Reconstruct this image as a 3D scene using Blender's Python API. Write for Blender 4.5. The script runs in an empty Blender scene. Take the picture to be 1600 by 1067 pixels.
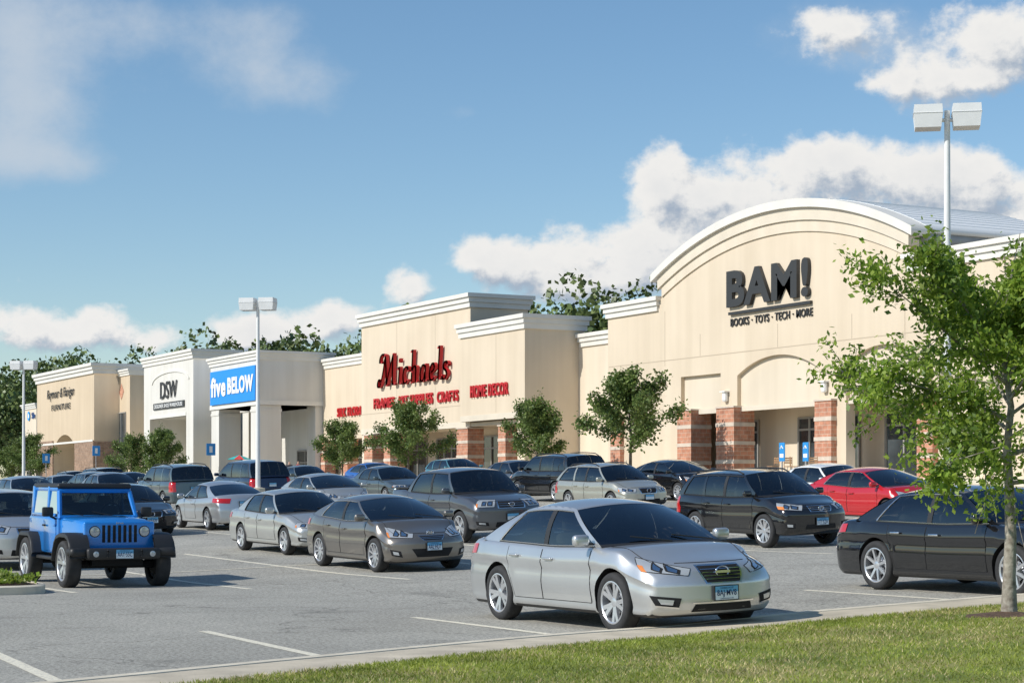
import bpy, bmesh, math, random
import numpy as np
from mathutils import Vector, Matrix
from mathutils.bvhtree import BVHTree
S=math.sin(math.radians(28.2)); C=math.cos(math.radians(28.2)); FP=3100.0; EYE=1.5
scene=bpy.context.scene; col=scene.collection
rng=random.Random(7); nrng=np.random.default_rng(5)
# ---------------------------------------------------------------- terrain
def ss(a,b,x):
    t=min(1,max(0,(x-a)/(b-a))); return t*t*(3-2*t)
def zg(x,y):
    U=-x
    g=0.0
    if y>12: g=0.036*(min(y,25)-12)
    if y>25: g+=0.044*(min(y,55)-25)
    h=0.018*min(45,max(0,U-35))
    return g+h
def site(px,d):
    r=(px-800)/FP; X=r*d
    return (S*X-C*d, C*X+S*d)
def gh(px,py):
    d=30.0
    for i in range(40):
        x,y=site(px,d); z=zg(x,y); nd=(EYE-z)*FP/(py-782); d=d*.6+nd*.4
    x,y=site(px,d); return (x,y)
def fx(px,V=55.0):
    r=(px-800)/FP; d=V/(C*r+S); return d*(S*r-C)
def fz(px,py,V=55.0):
    r=(px-800)/FP; d=V/(C*r+S); return EYE+(782-py)/FP*d
# ---------------------------------------------------------------- materials
def nt(m):
    m.use_nodes=True; t=m.node_tree; return t,t.nodes,t.links
def mat(name,c,rough=.6,metal=0.0,coat=0.0,ns=None,na=.15,bump=0,bs=None,spec=None,ns2=None,c2=None,trans=0):
    m=bpy.data.materials.new(name); t,n,l=nt(m); b=n['Principled BSDF']
    b.inputs['Base Color'].default_value=(*c,1); b.inputs['Roughness'].default_value=rough
    b.inputs['Metallic'].default_value=metal; b.inputs['Coat Weight'].default_value=coat
    b.inputs['Coat Roughness'].default_value=.03
    if spec is not None: b.inputs['Specular IOR Level'].default_value=spec
    tc=n.new('ShaderNodeTexCoord')
    if ns:
        nz=n.new('ShaderNodeTexNoise'); nz.inputs['Scale'].default_value=ns; nz.inputs['Detail'].default_value=6
        l.new(tc.outputs['Object'],nz.inputs['Vector'])
        mx=n.new('ShaderNodeMix'); mx.data_type='RGBA'
        lo=c2 if c2 else tuple(max(0,v*(1-na)) for v in c); hi=c if c2 else tuple(min(1,v*(1+na)) for v in c)
        mx.inputs[6].default_value=(*lo,1); mx.inputs[7].default_value=(*hi,1)
        mr=n.new('ShaderNodeMapRange'); mr.inputs[1].default_value=.3; mr.inputs[2].default_value=.7
        l.new(nz.outputs['Fac'],mr.inputs[0]); l.new(mr.outputs[0],mx.inputs[0]); l.new(mx.outputs[2],b.inputs['Base Color'])
    if bump:
        nb=n.new('ShaderNodeTexNoise'); nb.inputs['Scale'].default_value=bs or 30; nb.inputs['Detail'].default_value=5
        l.new(tc.outputs['Object'],nb.inputs['Vector'])
        bp=n.new('ShaderNodeBump'); bp.inputs['Strength'].default_value=bump; bp.inputs['Distance'].default_value=.02
        l.new(nb.outputs['Fac'],bp.inputs['Height']); l.new(bp.outputs[0],b.inputs['Normal'])
    return m
def wallmat(name,c):
    m=bpy.data.materials.new(name); t,n,l=nt(m); b=n['Principled BSDF']; b.inputs['Roughness'].default_value=.85
    tc=n.new('ShaderNodeTexCoord')
    n1=n.new('ShaderNodeTexNoise'); n1.inputs['Scale'].default_value=.25; n1.inputs['Detail'].default_value=5
    mp=n.new('ShaderNodeMapping'); mp.inputs['Scale'].default_value=(1.5,1.5,.08)
    n2=n.new('ShaderNodeTexNoise'); n2.inputs['Scale'].default_value=1.0; n2.inputs['Detail'].default_value=6
    l.new(tc.outputs['Object'],n1.inputs['Vector']); l.new(tc.outputs['Object'],mp.inputs[0]); l.new(mp.outputs[0],n2.inputs['Vector'])
    ad=n.new('ShaderNodeMath'); ad.operation='ADD'; l.new(n1.outputs['Fac'],ad.inputs[0]); l.new(n2.outputs['Fac'],ad.inputs[1])
    mr=n.new('ShaderNodeMapRange'); mr.inputs[1].default_value=.75; mr.inputs[2].default_value=1.25; l.new(ad.outputs[0],mr.inputs[0])
    mx=n.new('ShaderNodeMix'); mx.data_type='RGBA'
    mx.inputs[6].default_value=(c[0]*.91,c[1]*.90,c[2]*.88,1); mx.inputs[7].default_value=(*[min(.9,v*1.03) for v in c],1)
    l.new(mr.outputs[0],mx.inputs[0]); l.new(mx.outputs[2],b.inputs['Base Color'])
    nb=n.new('ShaderNodeTexNoise'); nb.inputs['Scale'].default_value=25; l.new(tc.outputs['Object'],nb.inputs['Vector'])
    bp=n.new('ShaderNodeBump'); bp.inputs['Strength'].default_value=.15; bp.inputs['Distance'].default_value=.02
    l.new(nb.outputs['Fac'],bp.inputs['Height']); l.new(bp.outputs[0],b.inputs['Normal'])
    return m
def brickmat(name,c1,c2,cm,bw=.8,rh=.4):
    m=bpy.data.materials.new(name); t,n,l=nt(m); b=n['Principled BSDF']; b.inputs['Roughness'].default_value=.85
    tc=n.new('ShaderNodeTexCoord'); sx=n.new('ShaderNodeSeparateXYZ'); l.new(tc.outputs['Object'],sx.inputs[0])
    ad=n.new('ShaderNodeMath'); ad.operation='ADD'; l.new(sx.outputs[0],ad.inputs[0]); l.new(sx.outputs[1],ad.inputs[1])
    cb=n.new('ShaderNodeCombineXYZ'); l.new(ad.outputs[0],cb.inputs[0]); l.new(sx.outputs[2],cb.inputs[1])
    br=n.new('ShaderNodeTexBrick'); br.inputs['Color1'].default_value=(*c1,1); br.inputs['Color2'].default_value=(*c2,1); br.inputs['Mortar'].default_value=(*cm,1)
    br.inputs['Scale'].default_value=1; br.inputs['Brick Width'].default_value=bw; br.inputs['Row Height'].default_value=rh; br.inputs['Mortar Size'].default_value=.012
    l.new(cb.outputs[0],br.inputs['Vector'])
    nz=n.new('ShaderNodeTexNoise'); nz.inputs['Scale'].default_value=3; nz.inputs['Detail'].default_value=6; l.new(tc.outputs['Object'],nz.inputs['Vector'])
    mr=n.new('ShaderNodeMapRange'); mr.inputs[1].default_value=.3; mr.inputs[2].default_value=.7; mr.inputs[3].default_value=.75; mr.inputs[4].default_value=1.2; l.new(nz.outputs['Fac'],mr.inputs[0])
    vm=n.new('ShaderNodeVectorMath'); vm.operation='SCALE'; l.new(br.outputs['Color'],vm.inputs[0]); l.new(mr.outputs[0],vm.inputs['Scale'])
    l.new(vm.outputs[0],b.inputs['Base Color'])
    return m
def leafmat(name,c,tr=.35):
    m=bpy.data.materials.new(name); t,n,l=nt(m); b=n['Principled BSDF']; b.inputs['Roughness'].default_value=.5
    tc=n.new('ShaderNodeTexCoord'); nz=n.new('ShaderNodeTexNoise'); nz.inputs['Scale'].default_value=1.3 if tr>0 else .12; nz.inputs['Detail'].default_value=3
    l.new(tc.outputs['Object'],nz.inputs['Vector'])
    mx=n.new('ShaderNodeMix'); mx.data_type='RGBA'; mx.inputs[6].default_value=(*[v*.65 for v in c],1); mx.inputs[7].default_value=(*[v*1.35 for v in c],1)
    mr=n.new('ShaderNodeMapRange'); mr.inputs[1].default_value=.3; mr.inputs[2].default_value=.7; l.new(nz.outputs['Fac'],mr.inputs[0])
    l.new(mr.outputs[0],mx.inputs[0]); l.new(mx.outputs[2],b.inputs['Base Color'])
    if tr>0:
        ts=n.new('ShaderNodeBsdfTranslucent'); l.new(mx.outputs[2],ts.inputs['Color'])
        ms=n.new('ShaderNodeMixShader'); ms.inputs[0].default_value=tr; l.new(b.outputs[0],ms.inputs[1]); l.new(ts.outputs[0],ms.inputs[2])
        l.new(ms.outputs[0],n['Material Output'].inputs['Surface'])
    return m
def glassmat():
    m=bpy.data.materials.new('car_glass'); t,n,l=nt(m); n.remove(n['Principled BSDF'])
    tr=n.new('ShaderNodeBsdfTransparent'); tr.inputs[0].default_value=(.27,.31,.30,1)
    gl=n.new('ShaderNodeBsdfGlossy'); gl.inputs['Roughness'].default_value=.02; gl.inputs[0].default_value=(.9,.95,1,1)
    fr=n.new('ShaderNodeFresnel'); fr.inputs[0].default_value=1.55
    mr=n.new('ShaderNodeMath'); mr.operation='MULTIPLY_ADD'; mr.inputs[1].default_value=1.3; mr.inputs[2].default_value=.03; l.new(fr.outputs[0],mr.inputs[0])
    ms=n.new('ShaderNodeMixShader'); l.new(mr.outputs[0],ms.inputs[0]); l.new(tr.outputs[0],ms.inputs[1]); l.new(gl.outputs[0],ms.inputs[2])
    l.new(ms.outputs[0],n['Material Output'].inputs['Surface']); return m
def asphalt():
    m=bpy.data.materials.new('asphalt'); t,n,l=nt(m); b=n['Principled BSDF']; b.inputs['Roughness'].default_value=.88
    tc=n.new('ShaderNodeTexCoord')
    def nz(s,d=6,r=.6):
        q=n.new('ShaderNodeTexNoise'); q.inputs['Scale'].default_value=s; q.inputs['Detail'].default_value=d; q.inputs['Roughness'].default_value=r
        l.new(tc.outputs['Object'],q.inputs['Vector']); return q.outputs['Fac']
    def ramp(src,a,bb,lo,hi):
        q=n.new('ShaderNodeMapRange'); q.inputs[1].default_value=a; q.inputs[2].default_value=bb; q.inputs[3].default_value=lo; q.inputs[4].default_value=hi
        l.new(src,q.inputs[0]); return q.outputs[0]
    def mul(a,bb):
        q=n.new('ShaderNodeMath'); q.operation='MULTIPLY'; l.new(a,q.inputs[0]); l.new(bb,q.inputs[1]); return q.outputs[0]
    f=ramp(nz(20,4,.95),.36,.64,.38,1.55)
    g=ramp(nz(.22,6),.3,.7,.84,1.12)
    h=ramp(nz(1.3,5),.25,.75,.9,1.08)
    st=ramp(nz(.7,3,.5),.60,.76,1,.70)
    vo=n.new('ShaderNodeTexVoronoi'); vo.feature='DISTANCE_TO_EDGE'; vo.inputs['Scale'].default_value=.16
    dn=n.new('ShaderNodeTexNoise'); dn.inputs['Scale'].default_value=.8; dn.inputs['Detail'].default_value=8
    l.new(tc.outputs['Object'],dn.inputs['Vector'])
    va=n.new('ShaderNodeVectorMath'); va.operation='MULTIPLY_ADD'; va.inputs[1].default_value=(2.5,2.5,0); l.new(dn.outputs['Color'],va.inputs[0]); l.new(tc.outputs['Object'],va.inputs[2])
    l.new(va.outputs[0],vo.inputs['Vector'])
    cr=ramp(vo.outputs['Distance'],.0,.006,.55,1)
    v=mul(mul(mul(f,g),mul(h,st)),cr)
    vm=n.new('ShaderNodeVectorMath'); vm.operation='SCALE'; vm.inputs[0].default_value=(.40,.38,.325); l.new(v,vm.inputs['Scale'])
    l.new(vm.outputs[0],b.inputs['Base Color'])
    bp=n.new('ShaderNodeBump'); bp.inputs['Strength'].default_value=.5; bp.inputs['Distance'].default_value=.01; l.new(f,bp.inputs['Height']); l.new(bp.outputs[0],b.inputs['Normal'])
    return m
def linemat():
    m=bpy.data.materials.new('worn_paint'); t,n,l=nt(m); b=n['Principled BSDF']; b.inputs['Roughness'].default_value=.8
    tc=n.new('ShaderNodeTexCoord'); q=n.new('ShaderNodeTexNoise'); q.inputs['Scale'].default_value=18; q.inputs['Detail'].default_value=8; q.inputs['Roughness'].default_value=.75
    l.new(tc.outputs['Object'],q.inputs['Vector'])
    mr=n.new('ShaderNodeMapRange'); mr.inputs[1].default_value=.36; mr.inputs[2].default_value=.5; l.new(q.outputs['Fac'],mr.inputs[0])
    mx=n.new('ShaderNodeMix'); mx.data_type='RGBA'; mx.inputs[6].default_value=(.38,.35,.31,1); mx.inputs[7].default_value=(.80,.74,.58,1)
    l.new(mr.outputs[0],mx.inputs[0]); l.new(mx.outputs[2],b.inputs['Base Color']); return m
BLK=mat('black_plastic',(.022,.022,.023),.5)
DARK=mat('dark_void',(.006,.006,.007),.8)
RUB=mat('rubber',(.028,.028,.029),.8,ns=9,na=.3)
CHR=mat('chrome',(.80,.81,.83),.14,1.0)
RIM=mat('alloy',(.66,.67,.69),.3,.75)
GLS=glassmat()
CAB=mat('cabin_trim',(.04,.039,.037),.8); SEAT=mat('seat_cloth',(.17,.155,.14),.85,ns=8,na=.2)
LMP=mat('lamp_glass',(.50,.52,.53),.1,.3,1.0)
AMB=mat('amber_lens',(.75,.24,.05),.2,0,1)
RED=mat('red_lens',(.5,.012,.012),.15,0,1)
PLB=mat('plate_blue',(.14,.42,.66),.5); PLW=mat('plate_pale',(.72,.80,.84),.5); INK=mat('plate_ink',(.01,.03,.12),.5)
def paint(name,c,metal=.6,rough=.32):
    m=mat(name,c,rough,metal,1.0,ns=1.1,na=.05); return m
# ---------------------------------------------------------------- mesh builder
class MB:
    def __init__(s): s.v=[]; s.f=[]; s.m=[]
    def add(s,v,f,mi=0):
        o=len(s.v); s.v.extend([tuple(p) for p in v]); s.f.extend([tuple(i+o for i in q) for q in f]); s.m.extend([mi]*len(f)); return s
    def box(s,x0,x1,y0,y1,z0,z1,mi=0):
        v=[(x0,y0,z0),(x1,y0,z0),(x1,y1,z0),(x0,y1,z0),(x0,y0,z1),(x1,y0,z1),(x1,y1,z1),(x0,y1,z1)]
        return s.add(v,[(0,3,2,1),(4,5,6,7),(0,1,5,4),(1,2,6,5),(2,3,7,6),(3,0,4,7)],mi)
    def rbox(s,cx,cy,cz,sx,sy,sz,r=.02,mi=0,rot=None,seg=2,taper=None):
        bm=bmesh.new(); bmesh.ops.create_cube(bm,size=1)
        for v in bm.verts:
            v.co=Vector((v.co.x*sx,v.co.y*sy,v.co.z*sz))
            if taper and v.co.z>0: v.co.x*=taper[0]; v.co.y*=taper[1]
        bmesh.ops.bevel(bm,geom=bm.edges[:],offset=r,segments=seg,affect='EDGES',profile=.5)
        M=Matrix.Translation((cx,cy,cz))@(rot if rot else Matrix())
        bm.verts.index_update(); v=[tuple(M@q.co) for q in bm.verts]; f=[tuple(q.index for q in g.verts) for g in bm.faces]; bm.free()
        return s.add(v,f,mi)
    def grid(s,R,mi=0,flip=False):
        n=len(R); k=len(R[0]); v=[p for r in R for p in r]; f=[]
        for i in range(n-1):
            for j in range(k-1):
                a,b,c,d=i*k+j,i*k+j+1,(i+1)*k+j+1,(i+1)*k+j
                if None in (v[a],v[b],v[c],v[d]): continue
                f.append((a,d,c,b) if flip else (a,b,c,d))
        v=[p if p is not None else (0,0,0) for p in v]
        used=sorted(set(i for q in f for i in q)); mp={a:b for b,a in enumerate(used)}
        return s.add([v[i] for i in used],[tuple(mp[i] for i in q) for q in f],mi)
    def tube(s,P,Rr,n=8,mi=0,cap=True):
        P=[Vector(p) for p in P]; rings=[]
        for i,p in enumerate(P):
            t=(P[min(i+1,len(P)-1)]-P[max(i-1,0)]).normalized()
            a=t.cross(Vector((0,0,1)));
            if a.length<.05: a=t.cross(Vector((1,0,0)))
            a.normalize(); b=t.cross(a); r=Rr[i] if hasattr(Rr,'__len__') else Rr
            rings.append([tuple(p+a*r*math.cos(2*math.pi*k/n)+b*r*math.sin(2*math.pi*k/n)) for k in range(n)])
        v=[q for r in rings for q in r]; f=[]
        for i in range(len(P)-1):
            for k in range(n): f.append((i*n+k,i*n+(k+1)%n,(i+1)*n+(k+1)%n,(i+1)*n+k))
        if cap: f.append(tuple(range(n-1,-1,-1))); f.append(tuple((len(P)-1)*n+k for k in range(n)))
        return s.add(v,f,mi)
    def lathe(s,prof,n=32,mi=0,c=(0,0,0)):
        R=[[(c[0]+r*math.cos(2*math.pi*k/n),c[1]+y,c[2]+r*math.sin(2*math.pi*k/n)) for k in range(n+1)] for r,y in prof]
        return s.grid(R,mi)
    def mesh(s,name,mats,smooth=True,angle=38,merge=True,recalc=True):
        me=bpy.data.meshes.new(name); me.from_pydata(s.v,[],s.f)
        for m in mats: me.materials.append(m)
        me.polygons.foreach_set('material_index',s.m)
        if merge or recalc:
            bm=bmesh.new(); bm.from_mesh(me)
            if merge: bmesh.ops.remove_doubles(bm,verts=bm.verts[:],dist=.0006)
            if recalc: bmesh.ops.recalc_face_normals(bm,faces=bm.faces[:])
            bm.to_mesh(me); bm.free()
        if smooth:
            me.polygons.foreach_set('use_smooth',[True]*len(me.polygons)); me.set_sharp_from_angle(angle=math.radians(angle))
        me.update(); return me
def obj(name,me,parent=None,label=None,category=None,kind=None,group=None,loc=None):
    o=bpy.data.objects.new(name,me); col.objects.link(o)
    if parent: o.parent=parent
    if label: o['label']=label
    if category: o['category']=category
    if kind: o['kind']=kind
    if group: o['group']=group
    if loc: o.location=loc
    return o
def textmesh(body,x0,x1,z0,z1,ex,mt,shear=0,off=0,sp=1.0):
    cu=bpy.data.curves.new('txt','FONT'); cu.body=body; cu.size=1; cu.extrude=.5; cu.shear=shear; cu.offset=off; cu.resolution_u=4; cu.space_character=sp
    o=bpy.data.objects.new('txt',cu); me=bpy.data.meshes.new_from_object(o)
    co=np.array([v.co[:] for v in me.vertices]); mn=co.min(0); mx=co.max(0)
    for v in me.vertices:
        c=v.co
        v.co=(x0+(c.x-mn[0])/(mx[0]-mn[0])*(x1-x0), -(c.z)*ex, z0+(c.y-mn[1])/(mx[1]-mn[1])*(z1-z0))
    me.materials.clear(); me.materials.append(mt)
    bpy.data.objects.remove(o); return me
def poly2d(name,loops,y0,y1,mats):
    cu=bpy.data.curves.new(name,'CURVE'); cu.dimensions='2D'; cu.fill_mode='BOTH'; cu.extrude=(y1-y0)/2
    for L in loops:
        sp=cu.splines.new('POLY'); sp.points.add(len(L)-1)
        for i,p in enumerate(L): sp.points[i].co=(p[0],p[1],0,1)
        sp.use_cyclic_u=True
    o=bpy.data.objects.new(name,cu); me=bpy.data.meshes.new_from_object(o); bpy.data.objects.remove(o)
    ym=(y0+y1)/2
    for v in me.vertices: c=v.co.copy(); v.co=(c.x,ym-c.z,c.y)
    me.materials.clear()
    for m in mats: me.materials.append(m)
    return me
def crom(P,k=2):
    out=[]
    n=len(P)
    for i in range(n-1):
        p0=np.array(P[max(i-1,0)]);p1=np.array(P[i]);p2=np.array(P[i+1]);p3=np.array(P[min(i+2,n-1)])
        for j in range(k):
            t=j/k; out.append(.5*((2*p1)+(-p0+p2)*t+(2*p0-5*p1+4*p2-p3)*t*t+(-p0+3*p1-3*p2+p3)*t**3))
    out.append(np.array(P[-1])); return [tuple(p) for p in out]
# broad-nib lettering: (advance, strokes)
GLY={'M':(2.45,[[(.40,.22),(.20,.42),(.0,.25),(.05,.0),(.3,-.02),(.5,.4),(.72,1.2),(.85,1.9)],[(.85,1.9),(1.0,1.2),(1.12,.4),(1.18,.0)],[(1.18,.0),(1.5,1.0),(1.86,1.92)],[(1.86,1.92),(1.88,1.1),(1.92,.3),(2.0,.03),(2.2,.06)],[(.82,1.9),(.5,1.98),(.22,1.78),(.2,1.5),(.42,1.46)]]),
 'i':(.60,[[(.02,.92),(.2,1.0),(.2,.3),(.24,.04),(.40,.04)],[(.2,1.36),(.2,1.54)]]),
 'c':(.90,[[(.66,.74),(.60,.94),(.40,1),(.15,.8),(.08,.45),(.18,.08),(.42,.0),(.66,.2)]]),
 'h':(1.08,[[(.0,1.86),(.16,1.94),(.18,1.7),(.18,.0)],[(.2,.65),(.40,.95),(.60,.95),(.68,.72),(.68,.2),(.72,.03),(.84,.03)]]),
 'a':(1.04,[[(.62,.8),(.46,.98),(.22,.9),(.06,.5),(.14,.08),(.32,.0),(.52,.2),(.62,.6)],[(.66,1),(.66,.3),(.70,.04),(.82,.04)]]),
 'e':(.88,[[(.12,.48),(.42,.52),(.62,.70),(.5,.97),(.28,.94),(.08,.5),(.18,.08),(.44,.0),(.68,.2)]]),
 'l':(.54,[[(.0,1.86),(.16,1.94),(.18,1.7),(.18,.3),(.22,.04),(.36,.04)]]),
 's':(.7,[[(.58,.78),(.52,.95),(.34,1.0),(.14,.82),(.22,.6),(.46,.45),(.56,.2),(.36,.0),(.12,.02),(.02,.22)]])}
def scriptmesh(text,x0,x1,z0,z1,y,ex,mt,nib=(.088,.042),shear=.10):
    b=MB(); cx=0; k=0; items=[]
    for ch in text:
        w,st=GLY[ch]
        for s in st:
            items.append([(cx+p[0]+shear*p[1],p[1]) for p in crom(s,6)])
        cx+=w+.06
    allp=[p for s in items for p in s]; mnx=min(p[0] for p in allp)-nib[0]; mxx=max(p[0] for p in allp)+nib[0]; mnz=min(p[1] for p in allp)-nib[1]; mxz=max(p[1] for p in allp)+nib[1]
    f=lambda p:(x0+(p[0]-mnx)/(mxx-mnx)*(x1-x0), z0+(p[1]-mnz)/(mxz-mnz)*(z1-z0))
    for s in items:
        yy=y-.004*k; k=(k+1)%5; R=[]
        for p in s:
            a=f((p[0]-nib[0],p[1]-nib[1])); c=f((p[0]+nib[0],p[1]+nib[1])); e=f((p[0]-nib[0]*.5,p[1]+nib[1])); g=f((p[0]+nib[0]*.5,p[1]-nib[1]))
            R.append([(a[0],yy,a[1]),(e[0],yy,e[1]),(c[0],yy,c[1]),(c[0],yy+ex,c[1]),(g[0],yy+ex,g[1]),(a[0],yy+ex,a[1]),(a[0],yy,a[1]),(g[0],yy,g[1]),(c[0],yy,c[1])])
        b.grid(R,0)
    return b.mesh('lettering',[mt],smooth=False,merge=False,recalc=False)
# ---------------------------------------------------------------- cars
DEF=dict(L=4.75,W=1.80,H=1.46,wb=2.72,fo=.95,R=.325,zb=.19,nose=.70,hood=.86,cowl=.97,belt=.97,beltr=1.02,deck=1.03,tail=.95,
 xA=.98,xB=.12,xC=-1.05,xD=-1.80,xP=-.28,kf=.30,kr=.16,lean=.75,rlean=.25,rw=.70,type='sedan',crown=.05,lo=0,rails=False,clad=False,spokes=5,grille='slats',hz=0,emb='ring',plate=None)
wheel_cache={}
def wheel_meshes(R,style,w=.21):
    key=(round(R,3),style)
    if key in wheel_cache: return wheel_cache[key]
    rr=R*.72
    t=MB(); t.lathe([(rr*.97,-w*.42),(rr*1.03,-w*.5),(R*.86,-w*.52),(R*.95,-w*.46),(R*.99,-w*.36),(R,-w*.2),(R,w*.2),(R*.99,w*.36),(R*.93,w*.5),(rr,w*.5),(rr*.95,w*.4)],40)
    tm=t.mesh('tyre',[RUB],angle=60)
    r=MB(); r.lathe([(rr*.99,-w*.44),(rr*1.0,-w*.48),(rr*.95,-w*.49),(rr*.90,-w*.44),(rr*.88,-w*.1),(rr*.86,w*.3)],40,0)
    r.lathe([(rr*.87,-w*.02),(rr*.3,.0),(.0,0)],32,1)
    r.lathe([(rr*.55,-w*.03),(rr*.54,-w*.08),(.02,-w*.08)],24,2)
    r.lathe([(rr*.24,-w*.1),(rr*.23,-w*.34),(rr*.12,-w*.38),(0.0,-w*.38)],24,0)
    ns=style if style else 5
    for k in range(ns):
        a0=2*math.pi*k/ns+.3
        offs=(-.17,.17) if ns<=6 else (0,)
        for da in offs:
            ai=a0+da*.75; ao=a0+da*1.25
            wi=.024 if ns<=6 else .022; wo=.026 if ns<=6 else .017
            def pt(rad,a,side,wd,y):
                return (rad*math.cos(a)-side*wd*math.sin(a),y,rad*math.sin(a)+side*wd*math.cos(a))
            v=[];
            for rad,a,wd,y in ((rr*.16,ai,wi,-w*.34),(rr*.55,(ai+ao)/2,(wi+wo)/2,-w*.40),(rr*.93,ao,wo,-w*.45)):
                v+= [pt(rad,a,-1,wd,y),pt(rad,a,1,wd,y),pt(rad,a,1,wd,y+.035),pt(rad,a,-1,wd,y+.035)]
            f=[]
            for i in range(2):
                b=i*4
                for j in range(4): f.append((b+j,b+(j+1)%4,b+4+(j+1)%4,b+4+j))
            f+=[(3,2,1,0),(8,9,10,11)]
            r.add(v,f,0)
    rm=r.mesh('rim',[RIM,DARK,CHR],angle=30,merge=False)
    h=MB(); h.lathe([(R*.5,.0),(R*.5,w*.35),(0.0,w*.36)],24,0); hm=h.mesh('wheel_hub',[DARK])
    wheel_cache[key]=(tm,rm,hm); return wheel_cache[key]
def build_model(**kw):
    p=dict(DEF); p.update(kw); P=type('P',(),p)
    W2=P.W/2; fa=P.wb/2; xf=fa+P.fo; xr=xf-P.L; parts=[]
    ty=P.type
    if ty in('sedan','coupe'):
        top=[(xr,P.tail-.02),(xr+.10,P.deck-.01),(xr+.35,P.deck),(P.xD,P.beltr+.01),(0,P.belt+.01),(P.xA,P.cowl),(P.xA+.45,(P.cowl+P.hood)/2+.03),(xf-.45,P.hood-.02),(xf-.18,P.nose+.05),(xf,P.nose)]
    elif ty=='pickup':
        top=[(xr,P.deck-.01),(xr+.1,P.deck),(P.xD-.1,P.deck),(P.xD,P.beltr),(0,P.belt+.01),(P.xA,P.cowl),(xf-.5,P.hood),(xf-.15,P.nose+.05),(xf,P.nose)]
    else:
        top=[(xr,P.beltr-.04),(xr+.1,P.beltr),(0,P.belt+.01),(P.xA,P.cowl),(P.xA+.4,(P.cowl+P.hood)/2+.03),(xf-.45,P.hood-.02),(xf-.18,P.nose+.06),(xf,P.nose)]
    tx=[a for a,b in top]; tz=[b for a,b in top]
    xs=[xr,xr+.012,xr+.04,xr+.09,xr+.16]+list(np.linspace(xr+.24,xf-.24,50))+[xf-.16,xf-.09,xf-.04,xf-.012,xf]
    zz=np.interp(xs,tx,tz)
    for _ in range(2): zz[1:-1]=(zz[:-2]+2*zz[1:-1]+zz[2:])/4
    def halfw(x):
        w=W2
        if x>fa-.2: w*=1-.05*ss(fa-.2,xf,x)
        if x<-fa+.2: w*=1-.07*min(1,((-fa+.2)-x)/((-fa+.2)-xr))**2
        return w*(1-.012*(1-math.exp(-((x-fa)/.55)**2)-math.exp(-((x+fa)/.55)**2)))
    def deform(x,y,z):
        cf=ss(fa-.05,xf,x); q=min(1.2,abs(y)/W2)
        x-=cf*(P.kf*q**2.4+P.lean*max(0,z-P.hz-.55)**1.3+.3*max(0,.36+P.hz*.5-z))
        cr=ss(0,1,((-fa+.05)-x)/((-fa+.05)-xr)) if x<-fa+.05 else 0
        x+=cr*(P.kr*q**2.4+P.rlean*max(0,z-.6)+.25*max(0,.36-z))
        return (x,y,z)
    def prof(x,ztop):
        w=halfw(x); c=P.crown if (x>P.xA or x<P.xD) else .03
        zb=P.zb; zt=ztop; zs=ztop-c
        for dd,rr,a in ((xf-x,.16,.085),(x-xr,.16,.07)):
            if dd<rr:
                f=1-math.sqrt(max(0,1-(1-dd/rr)**2)); w*=1-a*f; zb+=.09*f; zt-=.06*f; zs-=.09*f
        h=zs-zb; c=zt-zs
        b=[(0,zb),(.5*w,zb),(.84*w,zb),(.93*w,zb+.02),(.965*w,zb+.10*h),(.962*w,zb+.19*h),(.985*w,zb+.36*h),(.99*w,zb+.50*h),(.972*w,zb+.66*h),(.997*w,zb+.755*h),(.972*w,zb+.87*h),(.942*w,zb+.965*h),(.90*w,zs),(.80*w,zs+.38*c),(.58*w,zs+.70*c),(.3*w,zs+.93*c),(0,zt)]
        return crom(b,2)
    mb=MB(); R=[]
    for x,zt in zip(xs,zz):
        h=prof(x,zt); ring=[(x,y,z) for y,z in h]+[(x,-y,z) for y,z in reversed(h[:-1])]
        R.append([deform(*q) for q in ring])
    mb.grid(R,0)
    for xe,ze in ((xs[0],zz[0]),(xs[-1],zz[-1])):
        h=prof(xe,ze); mb.grid([[deform(xe,y*k,z) for k in [math.cos(math.pi*i/12) for i in range(13)]] for y,z in h],0)
    bodym=mb.mesh('body',[BLK,BLK,DARK],merge=True)
    bm=bmesh.new(); bm.from_mesh(bodym); bvh=BVHTree.FromBMesh(bm); bm.free()
    bo=bpy.data.objects.new('b',bodym); col.objects.link(bo)
    cu=MB(); Ra=P.R+.042
    for xw in (fa,-fa):
        for sg in (1,-1):
            n=40; y0=sg*(W2-.30); y1=sg*(W2+.3)
            rg=[[(xw+Ra*math.cos(2*math.pi*k/n),yy,P.R+.01+Ra*math.sin(2*math.pi*k/n)) for k in range(n)] for yy in (y0,y1)]
            v=rg[0]+rg[1]; f=[(k,(k+1)%n,n+(k+1)%n,n+k) for k in range(n)]+[tuple(range(n)),tuple(range(2*n-1,n-1,-1))]
            cu.add(v,f)
    cm=cu.mesh('cut',[DARK],smooth=False,merge=False); co=bpy.data.objects.new('c',cm); col.objects.link(co)
    md=bo.modifiers.new('x','BOOLEAN'); md.operation='DIFFERENCE'; md.object=co; md.solver='EXACT'
    bpy.context.view_layer.update(); dg=bpy.context.evaluated_depsgraph_get()
    body=bpy.data.meshes.new_from_object(bo.evaluated_get(dg))
    bpy.data.objects.remove(bo); bpy.data.objects.remove(co)
    B=MB(); vs=[tuple(v.co) for v in body.vertices]; fs=[];ms=[]
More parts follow.
